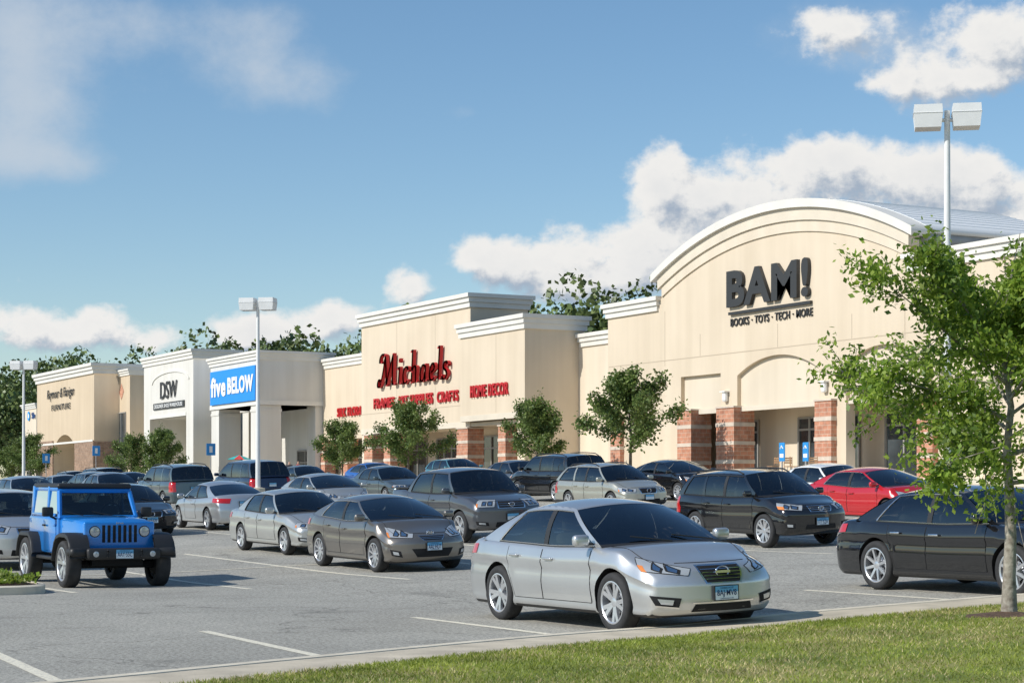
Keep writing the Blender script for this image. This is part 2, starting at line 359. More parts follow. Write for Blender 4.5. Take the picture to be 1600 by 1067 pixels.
    for f in body.polygons:
        c=f.center; mi=0
        for xw in (fa,-fa):
            dd=math.hypot(c.x-xw,c.z-P.R-.01)
            if dd<Ra+.004 and abs(c.y)<W2-.004 and dd>Ra*.97 and abs(f.normal.y)<.55: mi=2
            if dd<Ra and abs(abs(c.y)-(W2-.30))<.004: mi=2
        if c.z<P.zb+.035: mi=1
        if P.clad and c.z<P.zb+.16: mi=1
        if P.xD+.06<c.x<P.xA-.04 and abs(c.y)<W2*.86 and c.z>P.belt-.12: mi=2
        fs.append(tuple(f.vertices)); ms.append(mi)
    B.v=vs; B.f=fs; B.m=ms
    def railz(x):
        hl=(P.xB-P.xC)/2
        return P.H-.055-.045*((x-(P.xB+P.xC)/2)/hl)**2-(.02*((x-P.xB)/(P.xC-P.xB)))
    def beltz(x): return np.interp(x,tx,tz)-P.crown*.6-.004
    def by(x): return halfw(x)*.925-.012
    def ry(x):
        return W2*P.rw*(1-.05*((x-(P.xB+P.xC)/2)/((P.xB-P.xC)/2))**2)
    def sidept(xb,xr_,s,sg,off=0):
        a=np.array((xb,by(xb),beltz(xb))); b=np.array((xr_,ry(xr_),railz(xr_))); q=a*(1-s)+b*s
        q[1]+=.045*math.sin(math.pi*s)*(.6+.4*s)+off
        return (q[0],sg*q[1],q[2])
    def patch(l0,l1,s0,s1,sg,off=0,n=6,k=8):
        return [[sidept(l0[0]*(1-j/k)+l1[0]*j/k,l0[1]*(1-j/k)+l1[1]*j/k,s0+(s1-s0)*i/n,sg,off) for j in range(k+1)] for i in range(n+1)]
    A=(P.xA,P.xB); A2=(P.xA-.13,P.xB-.085)
    if ty=='sedan' or ty=='coupe':
        cp=.42 if ty=='sedan' else .5
        wins=[(A2,(P.xP+.05,P.xP+.07)),((P.xP-.05,P.xP-.03),(P.xD+cp+.08,P.xC+.13))]; fills=[(A,A2,0),(wins[0][1],wins[1][0],1),(wins[1][1],(P.xD,P.xC),0)]
    elif ty=='pickup':
        wins=[(A2,(P.xP+.05,P.xP+.07)),((P.xP-.05,P.xP-.03),(P.xD+.2,P.xC+.14))]; fills=[(A,A2,0),(wins[0][1],wins[1][0],1),(wins[1][1],(P.xD,P.xC),0)]
    else:
        x2=-fa+.30
        wins=[(A2,(P.xP+.05,P.xP+.06)),((P.xP-.05,P.xP-.04),(x2+.05,x2+.05)),((x2-.05,x2-.04),(P.xD+.22,P.xC+.16))]
        fills=[(A,A2,0),(wins[0][1],wins[1][0],1),(wins[1][1],wins[2][0],0),(wins[2][1],(P.xD,P.xC),0)]
    for sg in (1,-1):
        for a,b,mi in fills: B.grid(patch(a,b,0,.9,sg,0,8,3),mi)
        B.grid(patch(A,(P.xD,P.xC),.9,1.0,sg,0,2,24),0)
        for a,b in wins:
            B.grid(patch(a,b,0,.045,sg,0,1,8),1)
        for a,b in wins:
            g=MB(); g.grid(patch(a,b,.045,.9,sg,-.006),0); parts.append(('side_window',g.mesh('side_window',[GLS]),None))
        tr=MB(); a,b=wins[0][0],wins[-1][1]
        for s in (.04,.905):
            tr.tube([sidept(a[0]*(1-j/14)+b[0]*j/14,a[1]*(1-j/14)+b[1]*j/14,s,sg,.003) for j in range(15)],.009,5,0)
        tr.tube([sidept(b[0],b[1],s,sg,.003) for s in np.linspace(.04,.905,6)],.009,5,0)
        parts.append(('window_trim',tr.mesh('window_trim',[CHR if P.emb in('bar','h','ring') and ty=='sedan' else BLK],merge=False),None))
    n=14
    def ws(s0,s1,front,off):
        rows=[]
        for i in range(7):
            s=s0+(s1-s0)*i/6; row=[]
            xb,xr_=(P.xA,P.xB) if front else (P.xD,P.xC); sgx=1 if front else -1
            for j in range(n+1):
                q=-1+2*j/n; e=sidept(xb,xr_,s,1); y=e[1]*q
                bul=(.17*(1-s)+.09*s)*sgx*(1-q*q)*(1 if front else .6)
                arch=.028*math.sin(math.pi*s)*(1 if front else .6)
                z=e[2]+(.055*s+.012*(1-s))*(1-q*q)+arch*(1-q*q*.3)
                row.append((e[0]+bul+off*sgx*.5,y,z+off))
            rows.append(row)
        return rows
    g=MB(); g.grid(ws(.0,.965,True,0)); parts.append(('windshield',g.mesh('windshield',[GLS]),None))
    B.grid(ws(.955,1.0,True,.002),0); B.grid(ws(0,.05,True,.004),1)
    g=MB(); r0=.08 if ty!='suv' else .06
    g.grid(ws(r0,.93,False,.002)); parts.append(('rear_window',g.mesh('rear_window',[GLS]),None))
    B.grid(ws(0,r0,False,0),0); B.grid(ws(.92,1.0,False,0),0)
    rf=[]
    for i in range(17):
        t=i/16; row=[]
        for j in range(n+1):
            q=-1+2*j/n; x0=P.xB+.09*(1-q*q); x1=P.xC-.054*(1-q*q); x=x0*(1-t)+x1*t; xe=P.xB*(1-t)+P.xC*t
            row.append((x,ry(xe)*q,railz(xe)+.055*(1-q*q)+.02*math.sin(math.pi*t)*(1-abs(q)**3)))
        rf.append(row)
    B.grid(rf,0)
    if ty=='pickup':
        B.box(xr+.12,P.xD-.12,-W2+.16,W2-.16,P.deck-.02,P.deck+.006,1)
    body2=B.mesh('body',[BLK,BLK,DARK],angle=32); parts.insert(0,('body',body2,None))
    it=MB(); xs1=P.xB-.25; rows_=[xs1-.25]+([xs1-1.15] if ty!='coupe' else [])
    for k,xq in enumerate(rows_):
        for yy in(-.36,.36):
            it.rbox(xq,yy,P.belt-.08,.14,.46,.42,.05,0,Matrix.Rotation(-.25,4,'Y')); it.rbox(xq-.09,yy,min(P.H-.22,P.belt+.22),.09,.24,.17,.035,0)
    it.rbox(P.xA-.28,0,P.belt-.08,.5,W2*1.5,.12,.04,1)
    it.tube([(P.xA-.55+.05*math.sin(t),.36+.18*math.cos(t),P.belt+.0+.17*math.sin(t)) for t in np.linspace(0,6.283,17)],.016,6,1)
    parts.append(('seats',it.mesh('seats',[SEAT,CAB],angle=50),None))
    xcf=xf-.95; xcr=xr+.95
    def rf_(th,z,off=.004,rear=False):
        a=math.radians(th); cx=xcr if rear else xcf; dx=math.cos(a)*(-1 if rear else 1); dy=math.sin(a)
        o=Vector((cx+3*dx,3*dy,z)); h=bvh.ray_cast(o,Vector((-dx,-dy,0)))
        if h[0] is None: return None
        q=h[0]+Vector((dx,dy,0))*off; return tuple(q)
    def rs_(x,z,sg,off=.004):
        h=bvh.ray_cast(Vector((x,3*sg,z)),Vector((0,-sg,0)))
        if h[0] is None: return None
        for xw in (fa,-fa):
            if math.hypot(x-xw,z-P.R-.01)<Ra+.004: return None
        q=h[0]; return (q.x,q.y+sg*off,q.z)
    def rt_(x,y,off=.004):
        h=bvh.ray_cast(Vector((x,y,3)),Vector((0,0,-1)))
        if h[0] is None: return None
        return (h[0].x,h[0].y,h[0].z+off)
    def quad(fn,c,n=8,k=8):
        c=[np.array(q,float) for q in c]; rows=[]
        for i in range(n+1):
            v=i/n; row=[]
            for j in range(k+1):
                u=j/k; q=(c[0]*(1-u)+c[1]*u)*(1-v)+(c[3]*(1-u)+c[2]*u)*v
                row.append(fn(q[0],q[1]))
            rows.append(row)
        return rows
    def strip(fn,pts,wd):
        rows=[[],[]]
        for i,q in enumerate(pts):
            a=pts[max(0,i-1)]; b=pts[min(len(pts)-1,i+1)]; dx,dy=(b[0]-a[0])*.0165,b[1]-a[1]; L=math.hypot(dx,dy) or 1
            nx,ny=-dy/L*wd/2/.0165,dx/L*wd/2
            rows[0].append(fn(q[0]+nx,q[1]+ny)); rows[1].append(fn(q[0]-nx,q[1]-ny))
        return rows
    zhl=P.nose-.10
    F=P.front if hasattr(P,'front') else {}
    hl=F.get('hl',[(27,zhl-.03),(60,zhl+.0),(64,zhl+.14),(25,zhl+.08)])
    for sg in (1,-1):
        g=MB(); g.grid(quad(lambda t,z:rf_(t*sg,z,.006),hl,8,12),0)
        c=np.array(hl,float); m=c.mean(0)
        for du,sc in ((-.26,.30),(.12,.24)):
            cc=m+(c[1]-c[0])*du*.9; ins=[tuple(cc+(q-m)*np.array((sc,.62))) for q in c]
            g.grid(quad(lambda t,z:rf_(t*sg,z,.009),ins,5,6),1)
            rnd=[tuple(cc+(q-m)*np.array((sc*.62,.4))) for q in c]
            g.grid(quad(lambda t,z:rf_(t*sg,z,.013),rnd,5,6),3)
        am=F.get('amb',.10)
        lo_=c[1]*(1-am)+c[0]*am; hi_=c[2]*(1-am)+c[3]*am; tip=c[1]*.99+c[0]*.01; tip2=c[2]*.99+c[3]*.01
        amb=[tuple(lo_),tuple(tip),tuple(tip*.5+tip2*.5),tuple(lo_*.5+hi_*.5)]
        g.grid(quad(lambda t,z:rf_(t*sg,z,.012),amb,4,4),2)
        rim=[c[0],c[1],c[2],c[3],c[0]]
        ol=[]
        for a,b in zip(rim[:-1],rim[1:]):
            for u in np.linspace(0,1,9)[:-1]: ol.append(rf_((a[0]*(1-u)+b[0]*u)*sg,a[1]*(1-u)+b[1]*u,.002))
        ol=[q for q in ol if q]
        if len(ol)>8: g.tube(ol+ol[:1],.006,4,1)
        parts.append(('headlight',g.mesh('headlight',[LMP,DARK,AMB,CHR],merge=False),None))
        zt_=P.tail-.16 if ty in('sedan','coupe') else P.beltr-.22
        tl=F.get('tl',[(26,zt_-.04),(60,zt_),(60,zt_+.12),(24,zt_+.10)]) if ty in('sedan','coupe') else [(38,zt_-.22),(56,zt_-.22),(54,zt_+.14),(40,zt_+.14)]
        g=MB(); g.grid(quad(lambda t,z:rf_(t*sg,z,.008,True),tl,6,8),0); parts.append(('taillight',g.mesh('taillight',[RED]),None))
    zg0=P.nose-.16; zg1=P.nose-.01
    gr=F.get('gr',[(-15,zg0),(15,zg0),(19,zg1),(-19,zg1)])
    g=MB(); cx=np.array(gr,float); gm=cx.mean(0); big=[tuple(gm+(q-gm)*np.array((1.10,1.18))) for q in cx]
    g.grid(quad(lambda t,z:rf_(t,z,.004),big,6,14),1); g.grid(quad(lambda t,z:rf_(t,z,.008),gr,6,14),0)
    nsl=F.get('slats',4)
    for i in range(1,nsl+1):
        v=i/(nsl+1); a=cx[0]*(1-v)+cx[3]*v; b=cx[1]*(1-v)+cx[2]*v
        g.grid(strip(lambda t,z:rf_(t,z,.013),[tuple(a*(1-u)+b*u) for u in np.linspace(.02,.98,12)],.008),2)
    gme=g.mesh('grille',[DARK,CHR,F.get('slatm',BLK)],merge=False); parts.append(('grille',gme,None))
    e=MB(); ez=F.get('ez',gm[1]); er=.062 if P.emb!='bar' else .075; hit=rf_(0,ez,.024)
    if hit:
        ring=[(hit[0],er*1.1*math.cos(t),ez+er*(.82 if P.emb!='round' else 1.05)*math.sin(t)) for t in np.linspace(0,2*math.pi,25)]
        e.tube(ring,.009,6,0)
        if P.emb=='bar' : e.box(hit[0]-.006,hit[0]+.012,-.098,.098,ez-.014,ez+.014)
        elif P.emb=='h':
            for dy in(-.025,.025): e.box(hit[0]-.006,hit[0]+.006,dy-.006,dy+.006,ez-.035,ez+.035)
            e.box(hit[0]-.005,hit[0]+.005,-.025,.025,ez-.006,ez+.006)
        elif P.emb=='t': e.tube([(hit[0],er*.45*math.cos(t),ez+er*.7*math.sin(t)) for t in np.linspace(0,2*math.pi,17)],.006,6,0)
        parts.append(('emblem',e.mesh('emblem',[CHR],angle=60,merge=False),None))
    zi=P.zb+.08
    ia=F.get('int',[(-26,zi),(26,zi),(24,zi+.12),(-24,zi+.12)])
    g=MB(); g.grid(quad(lambda t,z:rf_(t,z,.005),ia,4,14),0)
    if F.get('intbar'): g.grid(strip(lambda t,z:rf_(t,z,.012),[(t,F['intbar']) for t in np.linspace(-24,24,14)],.014),1)
    for sg in (1,-1):
        fo=F.get('fog',[(34,zi+.03),(49,zi+.06),(50,zi+.15),(35,zi+.12)])
        g.grid(quad(lambda t,z:rf_(t*sg,z,.006),fo,4,6),0)
        c=np.array(fo,float); m=c.mean(0); f2=[tuple(m+(q-m)*np.array((.5,.5))) for q in c]
        g.grid(quad(lambda t,z:rf_(t*sg,z,.012),f2,4,5),2)
        if F.get('fogbar'): g.grid(strip(lambda t,z:rf_(t*sg,z,.014),[tuple(c[0]*(1-u)+c[1]*u) for u in np.linspace(0,1,6)],.016),1)
    parts.append(('air_intake',g.mesh('air_intake',[DARK,CHR,LMP],merge=False),None))
    for rear in (False,True):
        zp=F.get('pz',P.nose-.28) if not rear else (P.tail-.22 if ty in('sedan','coupe') else P.beltr-.35)
        h=rf_(0,zp,.03,rear)
        if not h: continue
        g=MB(); sgx=-1 if rear else 1
        X=h[0]
        g.box(X-.012,X+.004,-.165,.165,zp-.085,zp+.085,3) if not rear else g.box(X-.004,X+.012,-.165,.165,zp-.085,zp+.085,3)
        Xp=X+.006*sgx if not rear else X-.007
        g.add([(Xp,-.152,zp-.075),(Xp,.152,zp-.075),(Xp,.152,zp+.01),(Xp,-.152,zp+.01)],[(0,1,2,3)],1)
        g.add([(Xp,-.152,zp+.01),(Xp,.152,zp+.01),(Xp,.152,zp+.075),(Xp,-.152,zp+.075)],[(0,1,2,3)],0)
        if P.plate and not rear:
            for body,a,b,c0,c1 in ((P.plate,-.13,.13,zp-.05,zp+.035),('CONNECTICUT',-.09,.09,zp+.047,zp+.064),('CONSTITUTION STATE',-.09,.09,zp-.068,zp-.057)):
                tm=textmesh(body,a,b,c0,c1,.004,INK,0,.008 if body==P.plate else 0)
                g.add([(Xp+.003-v.co.y*.3,v.co.x,v.co.z) for v in tm.vertices],[tuple(q.vertices) for q in tm.polygons],2)
        parts.append(('license_plate',g.mesh('license_plate',[PLB,PLW,INK,BLK],smooth=False,merge=False),None))
    zs0=P.zb+.13
    def bz(x): return float(beltz(x))-.035
    dl=[(P.xA-.30,P.xP)] if ty=='coupe' else [(P.xA-.18,P.xP),(P.xP-.012,-fa+.30 if ty!='pickup' else P.xD+.1)]
    for sg in (1,-1):
        for k,(x1,x0) in enumerate(dl):
            rows=[]
            nx=12
            for i in range(9):
                v=i/8; row=[]
                for j in range(nx+1):
                    u=j/nx; x=x0*(1-u)+x1*u; z0=zs0; z1=bz(x); z=z0*(1-v)+z1*v
                    if k==1 and u<.5:
                        xx=x0+ (x1-x0)*u
                        dz=math.sqrt(max(0,(Ra+.035)**2-(xx+fa)**2)) if abs(xx+fa)<Ra+.035 else 0
                        z0=max(zs0,P.R+dz) if dz>0 else zs0; z=z0*(1-v)+z1*v
                    row.append(rs_(x,z,sg,.004))
                rows.append(row)
            d=MB(); d.grid(rows,0)
            parts.append(('door',d.mesh('door',[BLK],angle=50),None))
            sm=MB()
            for line in (rows[0],[r[0] for r in rows],[r[-1] for r in rows]):
                L=[q for q in line if q]
                if len(L)>2: sm.tube([(q[0],q[1]-sg*.0015,q[2]) for q in L],.005,4,0)
            parts.append(('door_seam',sm.mesh('door_seam',[DARK],merge=False),None))
            xh=x0+.2; zh=bz(xh)-.10; q=rs_(xh,zh,sg,.03)
            if q:
                hd=MB(); hd.rbox(q[0],q[1],q[2],.2,.03,.032,.012,0); parts.append(('door_handle',hd.mesh('door_handle',[BLK if not F.get('chh') else CHR],angle=60),'door'))
    sm=MB()
    for sg in (1,-1):
        L=[rt_(x,sg*(W2*.80-(.10*ss(P.xA,xf,x))),.001) for x in np.linspace(P.xA+.05,xf-.32,14)]
        L=[q for q in L if q]; sm.tube(L,.005,4)
    L=[rf_(t,P.nose+.015,.0) for t in np.linspace(-36,36,20)]; L=[q for q in L if q]; sm.tube(L,.006,4)
    parts.append(('hood_seam',sm.mesh('hood_seam',[DARK],merge=False),None))
    wp=MB()
    for yy in (-.45,.12):
        wp.tube([(P.xA+.14,yy+.5,beltz(P.xA)+.04),(P.xA+.02,yy,beltz(P.xA)+.11)],.009,5)
    parts.append(('wiper',wp.mesh('wiper',[BLK],merge=False),None))
    for sg in (1,-1):
        mi=MB(); xm=P.xA-.22; zm=float(beltz(xm))+.085
        mi.rbox(xm,sg*(by(xm)+.15),zm,.11,.21,.135,.045,0,seg=3); mi.box(xm-.03,xm+.03,min(sg*by(xm),sg*(by(xm)+.1)),max(sg*by(xm),sg*(by(xm)+.1)),zm-.06,zm-.03,1)
        parts.append(('side_mirror',mi.mesh('side_mirror',[BLK,BLK],angle=70),None))
    if P.rails:
        for sg in (1,-1):
            r=MB(); r.tube([(x,sg*(ry(x)-.03),railz(x)+(.0 if k in(0,9) else .06)+.01) for k,x in enumerate(np.linspace(P.xB-.1,P.xC+.1,10))],.018,8); parts.append(('roof_rail',r.mesh('roof_rail',[BLK],angle=60),None))
    P.parts=parts; P.fa=fa; P.W2=W2; P.xf=xf; P.xr=xr
    P.wheel=wheel_meshes(P.R,P.spokes)
    return P
PAINTED={'body','door','side_mirror','door_handle'}
def ground_matrix(x,y,head):
    e=.5; dx=(zg(x+e,y)-zg(x-e,y))/(2*e); dy=(zg(x,y+e)-zg(x,y-e))/(2*e)
    n=Vector((-dx,-dy,1)).normalized(); f=Vector((head,0,0)); f=(f-n*f.dot(n)).normalized(); l=n.cross(f)
    M=Matrix((f,l,n)).transposed().to_4x4(); return M
def place(P,x,y,head,pm,label,cat='car',group='cars parked in the shopping centre lot',name='parked_car',yaw=0):
    cx=x-P.wb/2; cy=y+P.W2-.12
    root=obj(name,None,label=label,category=cat,group=group)
    root.empty_display_size=.5
    M=ground_matrix(cx,cy,head); root.matrix_world=Matrix.Translation((cx,cy,zg(cx,cy)+.005))@Matrix.Rotation(math.radians(yaw),4,'Z')@M
    last={}
    for nm,me,par in P.parts:
        o=obj(nm,me,parent=last.get(par,root) if par else root)
        if nm=='door': last['door']=o
        if nm in PAINTED and len(o.material_slots):
            if nm=='door_handle' and me.materials[0]==CHR: continue
            o.material_slots[0].link='OBJECT'; o.material_slots[0].material=pm
    tm,rm,hm=P.wheel
    for xw in (P.fa,-P.fa):
        for sg in (-1,1):
            w=obj('wheel',hm,parent=root); w.location=(xw,sg*(P.W2-.125),P.R)
            w.rotation_euler=(0,0,math.pi if sg>0 else 0)
            obj('tyre',tm,parent=w); rm_o=obj('rim',rm,parent=w); rm_o.rotation_euler=(0,rng.uniform(0,1.2),0)
    return root
silver=paint('silver_paint',(.58,.59,.59),.7,.34); silver2=paint('pale_silver_paint',(.52,.52,.49),.65,.36)
black=paint('black_paint',(.008,.008,.009),.0,.10); graph=paint('graphite_paint',(.115,.12,.13),.6,.3)
bronze=paint('bronze_grey_paint',(.22,.20,.175),.7,.32); navy=paint('navy_paint',(.022,.036,.075),.5,.3)
blue=paint('bright_blue_paint',(.010,.21,.64),.15,.3); blue2=paint('blue_paint',(.02,.14,.50),.4,.3)
red=paint('red_paint',(.50,.012,.018),.1,.25); white=paint('white_paint',(.76,.77,.77),.0,.3)
champ=paint('champagne_paint',(.47,.46,.39),.6,.36); olive=paint('olive_paint',(.17,.18,.15),.6,.33)
teal=paint('teal_paint',(.10,.28,.32),.5,.33); grey=paint('grey_paint',(.26,.27,.28),.6,.33); dgreen=paint('slate_paint',(.11,.14,.15),.6,.3)
alt=build_model(L=4.82,W=1.83,H=1.50,wb=2.78,fo=.98,R=.345,nose=.775,hood=.91,cowl=1.0,belt=.97,beltr=1.03,deck=1.07,tail=1.0,xA=1.10,xB=.18,xC=-1.05,xD=-1.92,xP=-.24,kf=.34,lean=.9,emb='bar',plate='8AJ·MV8',spokes=5,rw=.70,
  front=dict(hl=[(26,.655),(58,.715),(71,.86),(24,.73)],gr=[(-13,.575),(13,.575),(19,.755),(-19,.755)],slats=4,slatm=CHR,ez=.685,pz=.45,int=[(-25,.25),(25,.25),(22,.335),(-22,.335)],intbar=.35,fog=[(33,.30),(47,.33),(51,.45),(31,.41)],fogbar=1,amb=.14))
ela=build_model(L=4.53,W=1.78,H=1.44,wb=2.70,fo=.88,R=.33,nose=.73,hood=.90,cowl=1.0,belt=.96,beltr=1.06,deck=1.08,tail=1.0,xA=1.17,xB=.14,xC=-1.05,xD=-1.80,xP=-.25,kf=.38,lean=.9,emb='h',plate='AAL·HU7',spokes=10,
  front=dict(hl=[(25,.66),(54,.68),(70,.87),(24,.74)],gr=[(-11,.62),(11,.62),(17,.70),(-17,.70)],slats=2,slatm=CHR,ez=.745,pz=.50,int=[(-20,.30),(20,.30),(26,.46),(-26,.46)],fog=[(36,.30),(48,.34),(50,.46),(38,.42)]))
mal=build_model(L=4.84,W=1.76,H=1.43,wb=2.72,fo=1.0,R=.315,nose=.70,hood=.84,cowl=.94,belt=.92,beltr=.98,deck=1.0,tail=.93,xA=1.0,xB=.22,xC=-1.05,xD=-1.70,kf=.26,plate='429·KRP',emb='round',
  front=dict(hl=[(25,.61),(56,.63),(57,.73),(25,.72)],pz=.45))
bui=build_model(L=5.0,W=1.87,H=1.47,wb=2.84,fo=1.02,R=.35,nose=.72,hood=.88,cowl=.99,belt=.96,beltr=1.01,deck=1.04,tail=.98,xA=1.1,xB=.2,xC=-1.2,xD=-1.95,xP=-.3,spokes=8,front=dict(chh=True))
cou=build_model(L=4.4,W=1.73,H=1.40,wb=2.57,fo=.9,R=.325,nose=.68,hood=.82,cowl=.93,belt=.92,beltr=1.0,deck=1.05,tail=.98,xA=.95,xB=.15,xC=-.85,xD=-1.85,type='coupe')
rav=build_model(L=4.6,W=1.82,H=1.66,wb=2.66,fo=.93,R=.365,zb=.27,nose=.90,hood=1.04,cowl=1.12,belt=1.08,beltr=1.14,xA=1.12,xB=.38,xC=-1.75,xD=-2.12,xP=-.22,hz=.16,kf=.30,lean=.6,kr=.14,rlean=.1,rw=.74,type='suv',rails=True,emb='t',plate='177·YZA',spokes=6,
  front=dict(hl=[(28,.80),(58,.84),(65,.97),(26,.91)],gr=[(-15,.78),(15,.78),(19,.89),(-19,.89)],slats=2,slatm=CHR,pz=.56,int=[(-24,.40),(24,.40),(22,.50),(-22,.50)],fog=[(36,.42),(48,.44),(49,.55),(36,.53)],amb=.3))
out=build_model(L=4.72,W=1.75,H=1.54,wb=2.64,fo=.93,R=.335,zb=.24,nose=.78,hood=.92,cowl=1.02,belt=.99,beltr=1.04,xA=1.05,xB=.3,xC=-1.75,xD=-2.25,xP=-.3,hz=.06,kf=.26,lean=.6,rlean=.3,type='suv',rails=True,clad=True,emb='round')
rid=build_model(L=5.25,W=1.97,H=1.78,wb=3.10,fo=.96,R=.38,zb=.30,nose=.98,hood=1.12,cowl=1.20,belt=1.17,beltr=1.22,deck=1.28,xA=1.25,xB=.65,xC=-1.05,xD=-1.45,xP=-.1,hz=.22,kf=.22,lean=.5,rw=.76,type='pickup',emb='h',
  front=dict(hl=[(27,.86),(50,.86),(52,1.03),(25,1.03)],gr=[(-20,.84),(20,.84),(22,.99),(-22,.99)],slats=2,slatm=CHR,pz=.62))
big=build_model(L=4.8,W=1.93,H=1.76,wb=2.90,fo=.95,R=.38,zb=.30,nose=.98,hood=1.1,cowl=1.18,belt=1.14,beltr=1.18,xA=1.15,xB=.5,xC=-2.0,xD=-2.25,xP=-.2,hz=.2,kf=.2,lean=.4,kr=.12,rlean=.1,rw=.76,type='suv',rails=True)
van=build_model(L=5.1,W=1.98,H=1.75,wb=3.05,fo=.98,R=.34,zb=.22,nose=.86,hood=1.0,cowl=1.12,belt=1.04,beltr=1.08,xA=1.45,xB=.6,xC=-2.0,xD=-2.4,xP=-.1,hz=.12,kf=.3,lean=.6,rw=.76,type='suv')
soul=build_model(L=4.1,W=1.79,H=1.61,wb=2.55,fo=.84,R=.335,zb=.22,nose=.86,hood=1.0,cowl=1.08,belt=1.05,beltr=1.14,xA=1.05,xB=.45,xC=-1.5,xD=-1.8,xP=-.2,hz=.1,kf=.26,lean=.5,rw=.76,type='suv',
  front=dict(hl=[(30,.74),(56,.76),(58,.94),(28,.88)],pz=.55))
hat=build_model(L=4.3,W=1.77,H=1.50,wb=2.60,fo=.88,R=.32,nose=.74,hood=.90,cowl=1.0,belt=.97,beltr=1.06,xA=1.1,xB=.25,xC=-1.45,xD=-1.9,xP=-.25,kf=.3,type='suv')
place(alt,-19.4,11.8,1,silver,'clean silver sedan parked nose to the kerb by the lawn')
place(bui,-19.85,18.2,1,black,'glossy black sedan parked beside the lawn under a tree')
place(ela,-34.7,15.7,1,bronze,'bronze-grey compact sedan with swept headlights in a stall')
place(mal,-41.6,16.6,1,silver2,'older pale silver sedan behind a bronze sedan')
place(rid,-42.8,21.6,1,graph,'dark grey crew-cab pickup truck facing the aisle','pickup truck')
place(rav,-35.3,25.2,1,black,'black compact SUV with roof rails and spoked wheels','suv')
place(out,-53.0,32.0,1,champ,'champagne station wagon with roof rails','station wagon')
place(cou,-55.2,19.6,-1,silver,'silver two-door coupe seen from behind')
place(mal,-54.0,16.4,1,black,'black sedan parked beside a silver coupe')
place(soul,-40.6,9.6,1,silver,'boxy silver hatchback parked behind a blue off-roader','hatchback')
place(big,-62.7,35.5,-1,black,'black SUV seen from behind with red tail lights','suv')
place(mal,-69,31.6,1,dgreen,'slate grey sedan in a middle row')
place(ela,-59.3,24.8,1,silver2,'silver sedan with sloping hood in a middle row')
place(big,-72,23.8,-1,dgreen,'slate crossover with its tail to the aisle','suv')
place(van,-77.5,29,-1,navy,'dark blue minivan parked tail out','minivan')
place(mal,-88.5,36,1,olive,'olive grey sedan in a far row')
place(ela,-87.2,39.2,1,blue2,'bright blue compact sedan in a far row')
place(hat,-85.3,42.6,1,teal,'teal hatchback near the storefront trees','hatchback')
place(mal,-70.6,38.2,1,graph,'dark grey sedan near the storefront trees')
place(ela,-58.9,38.3,1,black,'black sedan parked beside a pale wagon')
place(mal,-45.7,35.2,1,white,'white sedan parked behind a black SUV')
place(ela,-39.8,32.2,1,red,'red compact sedan parked beside a black SUV')
for (m,x,y,h,pm,lb,ct) in ((mal,-104.6,27,1,graph,'dark grey sedan in the far rows','car'),(hat,-89,25.5,-1,dgreen,'slate hatchback parked tail out in the far rows','hatchback'),
   (big,-108,31.5,-1,black,'black SUV in the far rows','suv'),(mal,-97,30,1,navy,'dark blue sedan in the far rows','car'),(hat,-69.8,17.6,1,silver,'silver hatchback beyond a blue off-roader','hatchback'),
   (mal,-78,23.2,1,grey,'mid grey sedan in the far rows','car'),(hat,-70,13.8,1,white,'white hatchback beyond a blue off-roader','hatchback'),(mal,-97,26.5,1,silver2,'pale silver sedan in the far rows','car'),
   (rav,-106,35.4,-1,champ,'champagne SUV in the far rows','suv'),(ela,-88,29,-1,graph,'dark grey sedan parked tail out','car'),(mal,-97,36.5,1,black,'black sedan in the far rows','car'),(rav,-118,33,1,dgreen,'slate SUV in the far rows','suv')):
    place(m,x,y,h,pm,lb,ct)
